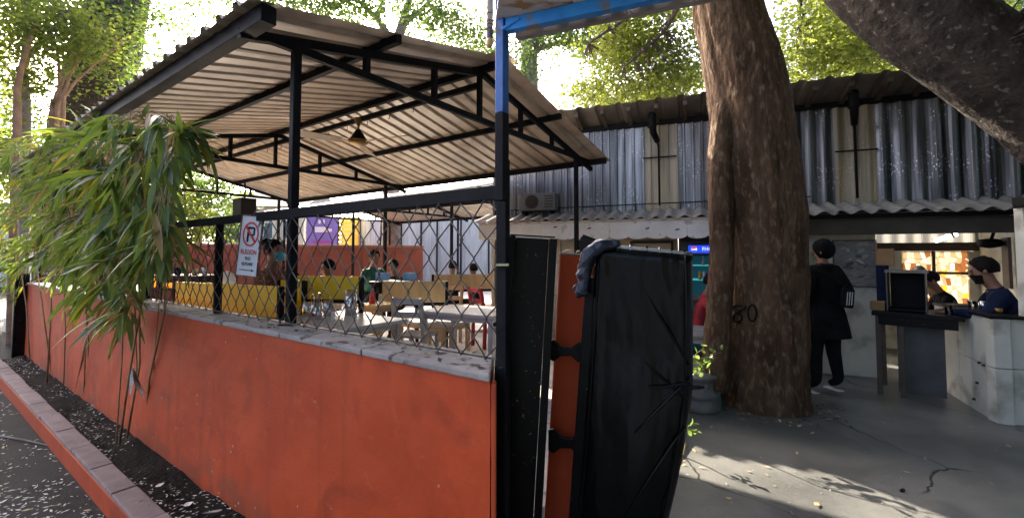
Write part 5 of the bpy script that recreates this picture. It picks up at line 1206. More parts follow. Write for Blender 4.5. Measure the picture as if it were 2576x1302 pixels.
# guests on the terrace (floor .2)
def masked(root, J, sc, hf):
    hd_, fw, upv, sdx = hf; mb = MB(); n_ = 8
    for j in range(5):
        for i in range(n_ + 1):
            a = (i / n_ - .5) * 2.2; mb.v.append(hd_ + (sdx * .077 * math.sin(a) + fw * (.03 + .075 * math.cos(a) + .008 * math.sin(math.pi * j / 4)) - upv * (.045 + .022 * j)) * sc)
    for j in range(4):
        for i in range(n_): a = j * (n_ + 1) + i; mb.f.append((a, a + 1, a + n_ + 2, a + n_ + 1))
    mb.build('face_mask', M_maskblue, root, smooth=True, local=True)
    mb = MB(); mb.lathe([(.02, .05), (.05, .03), (.06, .0), (.05, -.03), (.02, -.05)], hd_ - fw * .09 + upv * .09, 14); mb.build('hair_bun', M_hair, root, smooth=True, local=True)
P = at(680, 640, 4.95); person('woman in blue face mask seated behind the no-parking sign', (P.x, P.y, .34), face_rz((.95, -.3)), sit(lean=.05, reach=.2), M_browncloth, M_denim, M_black, 1.04, extra=masked)
P = at(845, 640, 6.2); person('guest with black hair and white shirt at the yellow bench', (P.x, P.y, .2), face_rz((-.6, -.6)), sit(lean=.15), M_whitecloth, M_denim, M_black, .98)
P = at(935, 640, 7.6); person('guest in dark cap and green sleeves behind the blue menus', (P.x, P.y, .34), face_rz((.7, -.6)), sit(lean=.12), M_greencloth, M_denim, M_black, .98, cap=M_blackcloth)
P = at(1000, 640, 8.0); person('guest in black seated beside the person in green', (P.x, P.y, .16), face_rz((-.2, -.9)), sit(lean=.2), M_blackcloth, M_denim, M_black, 1.0)
P = at(1137, 640, 9.2); person('dark-clothed guest facing away at the farther tan bench', (P.x, P.y, .13), face_rz((.1, .9)), sit(lean=.1), M_blackcloth, M_denim, M_black, .98)
P = at(1196, 640, 9.2); person('farthest dark guest next to the white house end', (P.x, P.y, .10), face_rz((-.5, .7)), sit(lean=.1), M_navycloth, M_denim, M_black, .96)
P = at(735, 640, 5.6); q = Vector((P.x, P.y, 1.20))
bp_ = MB(); bp_.lathe([(.05, -.18), (.13, -.14), (.15, .0), (.12, .12), (.05, .19)], q, 18); bp_.v = [q + Vector(((v - q).x, (v - q).y * .6, (v - q).z)) * (1 + .08 * noise.noise(v * 9)) for v in bp_.v]
tag(bp_.build('backpack', M_navycloth, smooth=True), 'dark blue backpack leaning on the yellow bench end', 'backpack')
bpy.context.view_layer.update()
dg = bpy.context.evaluated_depsgraph_get()
for o, root, segs, mats in PEOPLE:
    me = bpy.data.meshes.new_from_object(o.evaluated_get(dg)); me.name = 'body'
    order = ['skin', 'top', 'leg', 'shoe', 'hair']
    me.materials.clear()
    for k_ in order: me.materials.append(mats[k_])
    for p_ in me.polygons:
        c = p_.center; best = 1e9; reg = 'top'
        for a, b, ra, rb in segs:
            ab = b - a; t_ = max(0, min(1, (c - a).dot(ab) / max(1e-9, ab.length_squared))); dd = (a + ab * t_ - c).length
            if dd < best: best = dd; reg = ra if t_ < .5 else rb
        p_.material_index = order.index(reg); p_.use_smooth = True
    old = o.data; o.modifiers.clear(); o.data = me; bpy.data.meshes.remove(old); o.parent = root; o.location = (0, 0, 0)

# ================================================================== trees
def bark_tube(mb, path, n=40, amp=.10, fr=3.0, step=.07, ridge=9, flat=.0):
    """path: (centre, radius) list; resampled, with ridges and lumps"""
    pts = [(Vector(c), r) for c, r in path]; dense = []
    for i in range(len(pts) - 1):
        (a, ra), (b, rb) = pts[i], pts[i + 1]; pa = pts[max(i - 1, 0)][0]; pb = pts[min(i + 2, len(pts) - 1)][0]
        k_ = max(2, int((b - a).length / step))
        for j in range(k_):
            t = j / k_; t2, t3 = t * t, t * t * t
            p = .5 * ((2 * a) + (-pa + b) * t + (2 * pa - 5 * a + 4 * b - pb) * t2 + (-pa + 3 * a - 3 * b + pb) * t3); dense.append((p, ra + (rb - ra) * (t2 * (3 - 2 * t))))
    dense.append(pts[-1]); b0 = len(mb.v)
    x0 = None
    for i, (p, r_) in enumerate(dense):
        t = (dense[min(i + 1, len(dense) - 1)][0] - dense[max(i - 1, 0)][0]).normalized()
        if x0 is None: x0 = t.cross(Vector((0, 1, 0))).normalized() if abs(t.y) < .9 else t.cross(Vector((1, 0, 0))).normalized()
        x = (x0 - t * x0.dot(t)).normalized(); x0 = x; y = t.cross(x)
        for j in range(n):
            a = 2 * math.pi * j / n; dv = x * math.cos(a) + y * math.sin(a)
            q = p + dv * r_; s3 = Vector((dv.x * ridge * .33, dv.y * ridge * .33, q.z * .8))
            h = amp * (noise.noise(s3) * .9 + .55 * (.5 - abs(noise.noise(Vector((s3.x * 3.2, s3.y * 3.2, q.z * 1.1))))) + .5 * noise.noise(q * fr) + .22 * noise.noise(q * fr * 3.1) + .12 * abs(noise.noise(q * fr * 8)))
            mb.v.append(p + dv * r_ * (1 + h))
    for i in range(len(dense) - 1):
        for j in range(n): mb.f.append((b0 + i * n + j, b0 + i * n + (j + 1) % n, b0 + (i + 1) * n + (j + 1) % n, b0 + (i + 1) * n + j))
    mb.f.append(tuple(b0 + j for j in reversed(range(n)))); q = b0 + (len(dense) - 1) * n; mb.f.append(tuple(q + j for j in range(n)))
    return mb
def add_leaf(mb, P, size, flat_=.5):
    a = rvec(); a.z *= flat_; a.normalize(); b = a.cross(rvec()).normalized(); L_ = size * rnd(.7, 1.25); w = L_ * rnd(.26, .36); n_ = a.cross(b)
    i = len(mb.v); mb.v += [P, P + a * L_ * .45 + b * w + n_ * w * .3, P + a * L_, P + a * L_ * .45 - b * w + n_ * w * .3]; mb.f += [(i, i + 1, i + 2), (i, i + 2, i + 3)]
def crown(leaves, twigs, c, rad, ncl, nl, size, anchor=None, spread=.30):
    for q in range(ncl):
        v = rvec(); p = c + Vector((v.x * rad[0], v.y * rad[1], v.z * rad[2])); sp = spread * rnd(.6, 1.5)
        if anchor is not None and twigs is not None:
            a = min(anchor, key=lambda t: (t - p).length); m_ = a.lerp(p, .5) + rvec() * .12 + Vector((0, 0, .06)); L_ = (a - p).length
            twigs.tube([a, m_, p], [.004 + .002 * min(L_, 2), .004, .002], 5, caps=False)
        for i in range(nl):
            w = Vector((random.gauss(0, 1), random.gauss(0, 1), random.gauss(0, .55))) * sp; add_leaf(leaves, p + w, size)
LEAFMUL = 1.9
def tree(name, label, paths, barkm, crowns, leafm, size, n=18, amp=.10, group=None, twig_m=None, spread=.30, step=.12):
    root = thing(name, label, 'tree', (paths[0][0][0].x, paths[0][0][0].y, min(0, paths[0][0][0].z)), group)
    anchor = []
    for i, pth in enumerate(paths):
        mb = MB(); bark_tube(mb, pth, n=n if i == 0 else max(8, n // 2), amp=amp, step=step); mb.build('trunk' if i == 0 else 'limb', barkm, root, smooth=True)
        for j in range(len(pth) - 1):
            for q in range(4): anchor.append(pth[j][0].lerp(pth[j + 1][0], q / 4))
        anchor.append(pth[-1][0])
    anchor = anchor[2:] or anchor
    lv, tw = MB(), MB()
    for c, rad, ncl, nl in crowns: crown(lv, tw, c, rad, int(ncl * LEAFMUL), nl, size * 1.12, anchor, spread)
    if lv.f: lv.build('crown', leafm, root)
    if tw.f: tag(tw.build('twigs', twig_m or barkm, root), kind='stuff')
    return root
# --- big trunk in the court, number painted on it
YT = 4.85
def tp(u, v, hw, Y=YT): return (at(u, v, Y), hw * .92 / FPX * Y)
main_path = [(at(1925, 1010, YT) + Vector((0, 0, -.25)), .445), (at(1925, 1010, YT) + Vector((0, 0, -.02)), .425), tp(1924, 975, 103), tp(1928, 900, 97), tp(1932, 780, 93), tp(1930, 650, 95), tp(1918, 520, 100), tp(1903, 400, 102), tp(1888, 290, 99), tp(1868, 180, 95), tp(1838, 60, 88), tp(1812, -60, 80), tp(1780, -220, 70), tp(1740, -420, 55)]
T1 = thing('court_tree', 'thick brown tree trunk with the number 80 painted on it', 'tree', (main_path[0][0].x, main_path[0][0].y, 0))
mb = MB(); bark_tube(mb, main_path, n=110, amp=.09, fr=2.2, step=.04, ridge=11); 
trunk1 = mb.build('trunk', M_bark, T1, smooth=True)
from mathutils.bvhtree import BVHTree
bvh = BVHTree.FromPolygons([tuple(v) for v in mb.v], mb.f)
st_path = [tp(1796, 975, 38, 4.72), tp(1805, 860, 34, 4.72), tp(1812, 740, 31, 4.72), tp(1815, 600, 30, 4.70), tp(1812, 480, 32, 4.72), tp(1815, 380, 34, 4.75), tp(1830, 260, 34, 4.80), tp(1850, 150, 30, 4.85)]
mb2 = MB(); bark_tube(mb2, st_path, n=32, amp=.09, fr=4, step=.06); mb2.build('side_stem', M_bark, T1, smooth=True)
def on_trunk(u, v):
    r = ray(u, v).normalized(); h = bvh.ray_cast(Vector((0, 0, EYE)), r); return h[0], h[1]
def stroke(pts, wpx):
    mb = MB(); prev = None; dense = []
    for i in range(len(pts) - 1):
        for q in range(3): dense.append((pts[i][0] + (pts[i + 1][0] - pts[i][0]) * q / 3, pts[i][1] + (pts[i + 1][1] - pts[i][1]) * q / 3))
    dense.append(pts[-1])
    for u_, v_ in dense:
        h, n_ = on_trunk(u_, v_)
        if h is None: continue
        if n_.dot(ray(u_, v_)) > 0: n_ = -n_
        mb.v += [h + n_ * .007, h + n_ * .001]
    ctr_ = [mb.v[i] for i in range(0, len(mb.v), 2)]
    out = MB(); out.tube(ctr_, wpx / FPX * 4.4, 8); return out
cx, cy = 1842, 789
eight = [(cx + 13, cy - 14), (cx + 8, cy - 21), (cx - 2, cy - 23), (cx - 9, cy - 17), (cx - 8, cy - 9), (cx, cy - 3), (cx + 8, cy + 5), (cx + 9, cy + 14), (cx + 2, cy + 20), (cx - 7, cy + 18), (cx - 10, cy + 10), (cx - 5, cy + 1), (cx + 3, cy - 6), (cx + 10, cy - 12), (cx + 16, cy - 10), (cx + 18, cy - 20)]
zero = [(1879 + 11 * math.cos(a), cy - 2 + 21 * math.sin(a)) for a in [2 * math.pi * i / 14 for i in range(15)]]
eight = [(cx + (a - cx) * 1.15, b) for a, b in eight]
for st_ in (eight, zero):
    q_ = stroke([(a + 14, b) for a, b in st_], 2.6)
    q_.build('painted_digit', M_black, T1)
# crown of the court tree, over and behind the shed
lim = [[(main_path[-3][0], .20), (at(1650, -60, 7.0), .09), (at(1580, 40, 8.5), .045), (at(1480, 110, 9.0), .015)], [(main_path[-2][0], .25), (at(2050, -100, 7.5), .09), (at(2150, 40, 8.5), .03), (at(2230, 130, 9.0), .012)], [(main_path[-3][0], .2), (at(1715, 0, 7.5), .06), (at(1670, 80, 8.5), .035), (at(1570, 170, 8.8), .012)], [(main_path[-2][0], .18), (at(1990, -60, 8), .05), (at(2020, 40, 9), .015)]]
lv, tw = MB(), MB(); anc = []
for l_ in lim:
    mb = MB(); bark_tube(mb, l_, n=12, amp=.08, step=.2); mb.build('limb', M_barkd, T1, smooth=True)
    for j in range(len(l_) - 1): anc += [l_[j][0].lerp(l_[j + 1][0], q / 4) for q in range(5)]
for u_, v_, Y_, rx, rz_, nc in ((1640, 60, 9.5, 1.0, .75, 60), (1560, 130, 10, .8, .6, 40), (1690, 190, 9.5, .6, .6, 40), (1600, 235, 10.5, .9, .40, 20), (1490, 250, 11, .7, .25, 8), (2040, 60, 9, .7, .8, 32), (2160, 40, 9.5, 1.0, .75, 44), (2110, 150, 9.5, .9, .5, 36), (2290, 120, 9.5, .9, .55, 36), (2250, 195, 10, 1.3, .25, 26), (2340, 30, 8.5, .8, .5, 20), (2060, 190, 10, .7, .35, 14)):
    crown(lv, tw, at(u_, v_, Y_), (rx, 1.0, rz_), int(nc * 1.5), 34, .11, anc, .27)
lv.build('crown', M_leafy, T1); tag(tw.build('twigs', M_barkd, T1), kind='stuff')

# --- leaning tree: heavy limb across the upper right corner
YL = 3.7
def lp(u, v, hw, Y=YL): return (at(u, v, Y), hw / FPX * Y)
lean_path = [(Vector((6.6, 3.1, -.1)), .56), (Vector((6.3, 3.2, 1.0)), .50), lp(2930, 480, 132, 3.5), lp(2760, 360, 116, 3.6), lp(2640, 275, 108, 3.68), lp(2560, 218, 104), lp(2450, 140, 104), lp(2330, 52, 112, 3.75), lp(2210, -55, 108, 3.8), lp(2060, -200, 95, 3.9), lp(1900, -420, 70, 4.0)]
T2 = thing('leaning_tree', 'massive dark limb of a leaning tree crossing the upper corner over the kiosk', 'tree', (6.6, 3.1, 0))
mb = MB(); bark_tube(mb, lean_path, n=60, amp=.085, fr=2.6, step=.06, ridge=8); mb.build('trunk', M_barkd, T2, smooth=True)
lv, tw = MB(), MB(); anc = [q[0] for q in lean_path[4:]]
for c, rad, nc in ((Vector((3.2, 1.6, 6.3)), (3.2, 2.6, .9), 170), (Vector((7.5, 1.5, 6.0)), (3.2, 3.6, 1.2), 200), (Vector((3.6, -2.8, 5.6)), (3.6, 3.2, 1.3), 230), (Vector((8.5, -3.5, 4.6)), (3.4, 3.6, 2.2), 240), (Vector((6.0, -6.0, 3.6)), (5.0, 2.0, 2.6), 240)):  # leaf masses out of view, added to shade the court
    crown(lv, tw, c, rad, nc, 44, .24, anc, .5)
lv.build('crown', M_leafd, T2); tag(tw.build('twigs', M_barkd, T2), kind='stuff')
# --- unseen trees added behind the viewpoint to shade the court
for i, (x_, y_, rx, lb) in enumerate(((1.2, -6.5, 2.6, 'dense unseen tree added opposite the gate for shade'), (5.5, -8.5, 3.2, 'dense unseen tree added opposite the kiosk for shade'), (11.5, -1.0, 2.6, 'dense unseen tree added beyond the end of the kiosk for shade'))):
    b_ = Vector((x_, y_, -.12)); tree_q = thing('shade_tree', lb, 'tree', b_, 'added shade trees')
    q_ = MB(); bark_tube(q_, [(b_, .28), (b_ + Vector((.1, 0, 1.6)), .22), (b_ + Vector((-.1, .1, 3.6)), .12)], n=14, amp=.08, step=.2); q_.build('trunk', M_barkd, tree_q, smooth=True)
    lv, tw = MB(), MB(); crown(lv, tw, b_ + Vector((0, 0, 3.4)), (rx, 1.8, 2.9), 330, 40, .24, [b_ + Vector((0, 0, 2.2)), b_ + Vector((0, 0, 3.5))], .5)
    lv.build('crown', M_leafd, tree_q); tag(tw.build('twigs', M_barkd, tree_q), kind='stuff')
# --- trees beyond the pavilion
def V(u, v, Y, r_): return (at(u, v, Y), r_)
def gnd(u, Y): q = at(u, 640, Y); return Vector((q.x, q.y, -.1))
tree('dark_trunk_tree', 'broad dark leaning trunk rising behind the pavilion roof', [[(gnd(205, 11), .85), V(222, 380, 11, .76), V(238, 280, 11, .72), V(266, 140, 11, .66), V(300, 0, 11, .60), V(340, -160, 11, .5)], [V(300, 0, 11, .3), V(200, -120, 10, .2), V(120, -60, 9.5, .08)]], M_barkd,
     [(at(190, 20, 10), (1.1, .9, .5), 26, 34), (at(345, 190, 10.2), (.4, .6, .7), 16, 28), (at(372, 50, 10.4), (.35, .5, .6), 14, 28), (at(250, 120, 9.6), (.7, .4, .5), 9, 26)], M_leafg, .10, n=40, amp=.06)
tree('slender_tree', 'slender yellow-green tree with thin upright trunk at the far left', [[(gnd(62, 9), .085), V(66, 330, 9, .075), V(62, 180, 9, .065), V(70, 40, 9, .05), V(60, -120, 9, .03)], [V(62, 150, 9, .06), V(120, 90, 8.8, .03), V(175, 20, 8.6, .015)], [V(66, 240, 9, .05), V(10, 160, 9, .025), V(-40, 130, 9, .012)]], M_barkg,
     [(at(70, 60, 9), (.85, .7, .8), 44, 36), (at(30, 190, 9), (.5, .6, .5), 18, 30), (at(150, 70, 8.6), (.55, .5, .6), 24, 32), (at(110, 230, 9.2), (.5, .5, .35), 8, 24)], M_leafy, .085)
tree('slender_tree', 'thin dark-stemmed tree next to the multi-stemmed one at left', [[(gnd(38, 8.4), .07), V(42, 330, 8.4, .06), V(48, 200, 8.4, .05), V(90, 60, 8.4, .03)]], M_barkr, [(at(40, 130, 8.5), (.5, .5, .8), 16, 30), (at(20, 300, 8.8), (.4, .4, .4), 12, 24)], M_leafy, .08)
tree('multi_stem_tree', 'reddish multi-stemmed small tree in front of the dark trunk', [[(gnd(150, 8.8), .05), V(140, 320, 8.8, .042), V(158, 240, 8.8, .034), V(185, 170, 8.8, .022), V(215, 110, 8.8, .012)], [(gnd(152, 8.9), .045), V(148, 310, 8.9, .036), V(150, 220, 8.9, .03), V(146, 120, 8.9, .02)], [(gnd(156, 8.7), .04), V(158, 310, 8.7, .034), V(172, 230, 8.7, .028), V(235, 165, 8.7, .016), V(300, 115, 8.7, .008)], [(gnd(146, 8.8), .06), V(132, 320, 8.8, .05), V(140, 250, 8.8, .04), V(165, 190, 8.7, .02)]], M_barkr,
     [(at(170, 120, 8.7), (.6, .5, .5), 12, 28), (at(270, 80, 8.8), (.5, .4, .4), 7, 26), (at(300, 210, 9.2), (.3, .3, .3), 3, 18)], M_leafy, .075, n=12)
tree('airy_tree', 'grey branching tree with sparse leaves above the middle of the pavilion roof', [[(gnd(985, 17), .35), V(985, 300, 17, .30), V(990, 140, 17, .24), V(1010, 70, 17, .18), V(1030, 0, 17, .12), V(1060, -90, 17, .08)], [V(990, 110, 17, .16), V(950, 50, 17, .12), V(900, 0, 16.5, .08), V(860, -60, 16.5, .05)], [V(1015, 60, 17, .13), V(1075, 10, 17, .08), V(1120, -60, 17, .05)], [V(945, 45, 17, .09), V(965, -10, 17, .07), V(960, -80, 17, .05)]], M_barkg,
     [(at(880, 20, 16), (1.3, 1, .7), 26, 30), (at(960, 10, 16.5), (1.0, 1, .5), 14, 26), (at(1110, 50, 16.5), (1.3, 1, .8), 34, 30), (at(1180, 105, 16.5), (1.0, 1, .6), 30, 30), (at(800, 10, 16), (1.0, 1, .35), 24, 30), (at(700, 0, 16), (.9, 1, .3), 20, 30), (at(560, -10, 15), (1.2, 1, .5), 18, 28), (at(450, 40, 13), (.6, 1, .6), 9, 24), (at(1040, -10, 16.5), (1.0, 1, .4), 14, 28)], M_leafg, .13, spread=.42)
tree('airy_tree', 'green-stemmed forked tree just past the blue canopy post', [[(gnd(1318, 16), .42), V(1322, 330, 16, .38), V(1330, 220, 16, .34), V(1332, 140, 16, .30), V(1345, 90, 16, .22), V(1370, 20, 16, .14), V(1380, -80, 16, .1)], [V(1332, 130, 16, .2), V(1305, 70, 16, .15), V(1285, 10, 16, .1)], [V(1335, 130, 16, .13), V(1400, 110, 16, .09), V(1470, 110, 15.5, .05), V(1540, 140, 15, .025)]], M_barkg,
     [(at(1300, 180, 15.5), (.6, .8, .9), 22, 30), (at(1390, 60, 15.5), (1.1, 1, .6), 28, 30), (at(1450, 80, 15), (1.2, 1, .6), 34, 30), (at(1540, 120, 14.5), (1.0, .8, .8), 34, 32), (at(1215, 150, 15.5), (.4, .6, .3), 8, 22)], M_leafg, .125, spread=.40)
tree('yellow_tree', 'low yellow-green tree showing over the shed roof ridge', [[(gnd(1530, 13), .16), V(1530, 330, 13, .14), V(1525, 255, 13, .11), V(1500, 200, 13, .06)], [V(1525, 260, 13, .08), V(1470, 230, 13, .05), V(1430, 240, 13, .03)], [V(1528, 270, 13, .08), V(1600, 220, 13, .05), V(1680, 200, 13, .03)]], M_barkg,
     [(at(1500, 245, 13), (1.0, .8, .4), 26, 30), (at(1620, 230, 13), (1.0, .8, .35), 22, 30), (at(1720, 200, 13), (.6, .7, .4), 16, 30)], M_leafy, .10)
tree('yellow_tree', 'bright tree behind the shed between the trunk and the leaning limb', [[(gnd(2175, 14), .2), V(2170, 300, 14, .18), V(2165, 200, 14, .14), V(2180, 110, 14, .08)], [V(2168, 210, 14, .1), V(2250, 150, 14, .06), V(2330, 120, 13.5, .03)]], M_barkg,
     [(at(2150, 120, 14), (1.6, 1, .9), 40, 30), (at(2300, 170, 14), (1.3, 1, .6), 30, 30), (at(2040, 130, 14), (.8, 1, 1.0), 20, 30), (at(2380, 190, 13), (.9, .8, .4), 14, 26)], M_leafy, .12, spread=.36)
tree('corner_tree', 'pale sparse tree seen past the leaning limb in the top right corner', [[(gnd(2700, 12), .2), V(2680, 200, 12, .16), V(2600, 60, 12, .08), V(2500, -20, 12, .04)]], M_barkg, [(at(2540, 20, 11.5), (.8, .8, .5), 24, 26), (at(2480, 10, 11.5), (.5, .6, .3), 12, 24)], M_leafg, .10)
for i, (u_, v_, Y_, rx, rz_, nc, lm, lb) in enumerate(((500, 480, 17, 1.5, 1.0, 60, M_leafg, 'dense green tree seen under the far end of the pavilion roof'), (440, 560, 15, 1.1, .9, 44, M_leafy, 'yellow-green bushy tree behind the bamboo at the terrace end'), (560, 560, 21, 1.3, 1.0, 40, M_leafd, 'dark green tree beside the cream house'), (330, 520, 16, 1.6, 1.3, 60, M_leafg, 'leafy tree directly behind the bamboo clump'), (120, 480, 14, 2.0, 1.6, 70, M_leafy, 'sunlit yellow-green tree behind the left bamboo leaves'), (-60, 330, 13, 1.6, 1.6, 50, M_leafg, 'green tree at the left frame edge'))):
    g_ = gnd(u_, Y_); c = at(u_, v_, Y_)
    tree('garden_tree', lb, [[(g_, .16), (g_.lerp(c, .5), .13), (c, .06)], [(g_.lerp(c, .6), .08), (c + Vector((.6, 0, .4)), .03)]], M_barkg, [(c, (rx, 1.0, rz_), nc, 36)], lm, .13, group='trees beyond the terrace', spread=.38)

# --- cast-stone base the side stem grows from
pc = atz(1778, 1042, 0) + Vector((0, .20, 0))
small('stone_column_base', 'round moulded dark stone column base at the foot of the side stem', 'column base', MB().lathe([(.20, 0), (.21, .02), (.205, .07), (.175, .10), (.18, .13), (.20, .15), (.195, .175), (.17, .20), (.165, .28), (.175, .315), (.20, .33), (.205, .35), (.195, .365), (.10, .372)], pc, 36), M_pot, smooth=True)

# ================================================================== bamboo clump
def leaf_me(L_, W_, droop, twist):
    mb = MB(); st = [(0, .02), (.12, .55), (.35, 1.0), (.62, .80), (.85, .38), (1, 0)]
    for t, w in st:
        z = -droop * t * t * L_; a = twist * t
        for sg_ in (-1, 0, 1):
            x, y, zz_ = t * L_, sg_ * w * W_ / 2, (.18 * W_ * w if sg_ == 0 else 0) * -1
            mb.v.append(Vector((x, y * math.cos(a) - zz_ * math.sin(a), z + y * math.sin(a) + zz_ * math.cos(a))))
    for i in range(len(st) - 1):
        for j in (0, 1): a = i * 3 + j; mb.f.append((a, a + 3, a + 4, a + 1))
    return mb
LV = []
for i in range(8): LV.append(leaf_me(1.0, rnd(.11, .17), rnd(.08, .45), rnd(-.7, .7)))
LM = {}
for i, l_ in enumerate(LV):
    for key, m_ in (('g', M_bamb), ('d', M_bambdry), ('y', M_bambyel)):
        me = bpy.data.meshes.new('leaf'); me.from_pydata([tuple(v) for v in l_.v], [], l_.f); me.materials.append(m_); me.polygons.foreach_set('use_smooth', [True] * len(me.polygons)); LM[i, key] = me
poly = [(-60, 345), (130, 325), (250, 290), (330, 280), (420, 296), (500, 322), (508, 350), (455, 390), (425, 440), (410, 520), (450, 590), (410, 640), (360, 660), (335, 690), (350, 730), (320, 790), (260, 795), (200, 755), (160, 690), (120, 650), (66, 640), (62, 760), (-60, 800)]
def inside(x, y):
    c = False; j = len(poly) - 1
    for i in range(len(poly)):
        if (poly[i][1] > y) != (poly[j][1] > y) and x < (poly[j][0] - poly[i][0]) * (y - poly[i][1]) / (poly[j][1] - poly[i][1]) + poly[i][0]: c = not c
        j = i
    return c
def wallY(u):
    r = ray(u, 640); return r.y * ((-.14 + A0.dot(E_)) / r.dot(E_))
bam = thing('bamboo_clump', 'tall bamboo clump with drooping dark green leaves growing from the planter', 'bamboo', Wp(4.6, -.14, .02))
bases = [(300, 1120, 360, 420), (210, 1000, 210, 420), (160, 975, 150, 430), (365, 1100, 410, 470), (290, 1138, 330, 300), (318, 1108, 400, 320), (343, 1085, 300, 420), (352, 1090, 450, 340), (240, 985, 240, 300), (225, 1002, 180, 330), (118, 962, 120, 350), (190, 985, 260, 450), (130, 940, 40, 360), (75, 905, 20, 420), (255, 1010, 350, 480)]
culm_pts = []
for ub, vb, ut, vt in bases:
    b = atz(ub, vb, .02); Yt = wallY(max(0, min(ut, 480))) - rnd(.1, .5); t_ = at(ut, vt, max(2.7, Yt)); mdl = b.lerp(t_, .5) + Vector((rnd(-.05, .05), rnd(.0, .1), .12)); q = b.lerp(t_, .25) + Vector((rnd(-.03, .03), .03, .05)); q3 = b.lerp(t_, .78) + Vector((0, .05, .16))
    pts = [b, q, mdl, q3, t_]; fk = rnd(.45, 1.0); MB().tube(pts, [.010 * fk, .009 * fk, .008 * fk, .006 * fk, .004 * fk], 8).build('culm', M_culm, bam, smooth=True); culm_pts += [mdl, q3, t_, mdl.lerp(q3, .5), q3.lerp(t_, .5)]
allv = []; random.seed(5)
stems = MB()
n_cl = 0; allleaves = []
while n_cl < 560:
    u_, v_ = rnd(-60, 540), rnd(280, 805)
    if not inside(u_, v_): continue
    if v_ > 660 and random.random() < .3: continue
    n_cl += 1
    wy = wallY(max(-60, min(u_, 500))); lo = -1.25 if u_ < 300 else -.8
    Yc = max(2.55, wy + rnd(lo, .12 if v_ > 560 else .55)); P = at(u_, v_, Yc)
    dx = (u_ - 330) / 260; base = Vector((dx * .9 + rnd(-.35, .35), rnd(-.6, .25), -.62 + .40 * (v_ < 380) + rnd(-.4, .4))).normalized()
    a = min(culm_pts, key=lambda t: (t - P).length)
    if (a - P).length < 1.3: stems.tube([a, a.lerp(P, .55) + Vector((0, 0, .07)), P], [.004, .003, .002], 4, caps=False)
    for q in range(random.randint(4, 6)):
        d_ = (base + rvec() * .85).normalized(); allleaves.append((P + rvec() * .03, d_, rnd(.13, .33), Yc))
allleaves.sort(key=lambda t: t[3])
joined = {'g': MB(), 'y': MB(), 'd': MB()}
for i, (P, d_, L_, Yc) in enumerate(allleaves):
    key = random.choices('gyd', (82, 12, 6))[0]; k_ = random.randrange(8)
    up = Vector((0, 0, 1)) if abs(d_.z) < .93 else Vector((1, 0, 0)); y = up.cross(d_).normalized(); y = (y + rvec() * .45); y = (y - d_ * y.dot(d_)).normalized(); z = d_.cross(y); M = Matrix((d_, y, z)).transposed()
    if i < 300 and True:
        inst(LM[k_, key], 'leaf', None, bam, P, M.to_euler(), L_)
    else: joined[key].add([P + M @ (v * L_) for v in LV[k_].v], LV[k_].f)
for key, m_ in (('g', M_bamb), ('y', M_bambyel), ('d', M_bambdry)): tag(joined[key].build('foliage', m_, bam, smooth=True), kind='stuff')
tag(stems.build('stalks', M_culm, bam), kind='stuff')
# bleached dead leaves hanging from one stem
P = at(335, 925, 3.35)
for i in range(7):
    d_ = Vector((rnd(-.25, .25), rnd(-.2, .2), -1)).normalized(); y = d_.cross(Vector((rnd(-1, 1), 1, 0))).normalized(); z = d_.cross(y); M = Matrix((d_, y, z)).transposed()
    o = inst(LM[i % 8, 'd'], 'dead_leaf', None, bam, P + rvec() * .01, M.to_euler(), rnd(.17, .26))
for o in [c for c in bpy.data.objects if c.parent == bam and c.name.startswith('dead_leaf')]:
    me = o.data.copy(); me.materials.clear(); me.materials.append(M_petal); o.data = me

# black end post of the wall at its far end
pe = Wp(9.5, -.05, 0); small('gate_post', 'black post at the far end of the red wall behind the bamboo', 'post', MB().beam((pe.x, pe.y, -.12), (pe.x, pe.y, 1.3), .16, .16, up=D), M_gate, bev=.01)

# sprig of a young tree behind the wrapped gate leaf
def sprig(label, u0, v0, Y, tips, lsize):
    b = at(u0, v0, Y); g_ = Vector((b.x, b.y, 0)); t_ = thing('sapling', label, 'plant', g_)
    MB().tube([g_, g_.lerp(b, .5) + Vector((.02, 0, 0)), b], [.008, .006, .005], 6).build('stem', M_culm, t_)
    for u_, v_ in tips:
        p_ = at(u_, v_, Y + rnd(-.05, .05)); MB().tube([b, b.lerp(p_, .5) + Vector((0, 0, .03)), p_], [.004, .003, .002], 5).build('twig', M_culm, t_)
        for q in range(5):
            c = b.lerp(p_, .35 + .16 * q) + Vector((0, 0, .02)); mb = MB(); d_ = ((p_ - b).normalized() * .5 + rvec() * .8).normalized(); y = d_.cross(rvec()).normalized(); n_ = d_.cross(y); L_ = lsize * rnd(.7, 1.2)
            mb.add([c, c + d_ * L_ * .3 + y * L_ * .3, c + d_ * L_ * .7 + y * L_ * .28, c + d_ * L_, c + d_ * L_ * .7 - y * L_ * .28, c + d_ * L_ * .3 - y * L_ * .3, c + d_ * L_ * .5 + n_ * L_ * .08], [(0, 1, 6), (1, 2, 6), (2, 3, 6), (3, 4, 6), (4, 5, 6), (5, 0, 6)]); mb.build('leaf', M_leafg, t_)
sprig('leafy sapling growing beside the stone column base', 1722, 930, 4.1, ((1815, 885), (1790, 905), (1770, 875), (1758, 950), (1785, 930)), .075)
sprig('low sprig on the floor at the foot of the wrapped gate leaf', 1718, 1085, 3.6, ((1755, 1090), (1745, 1070)), .05)

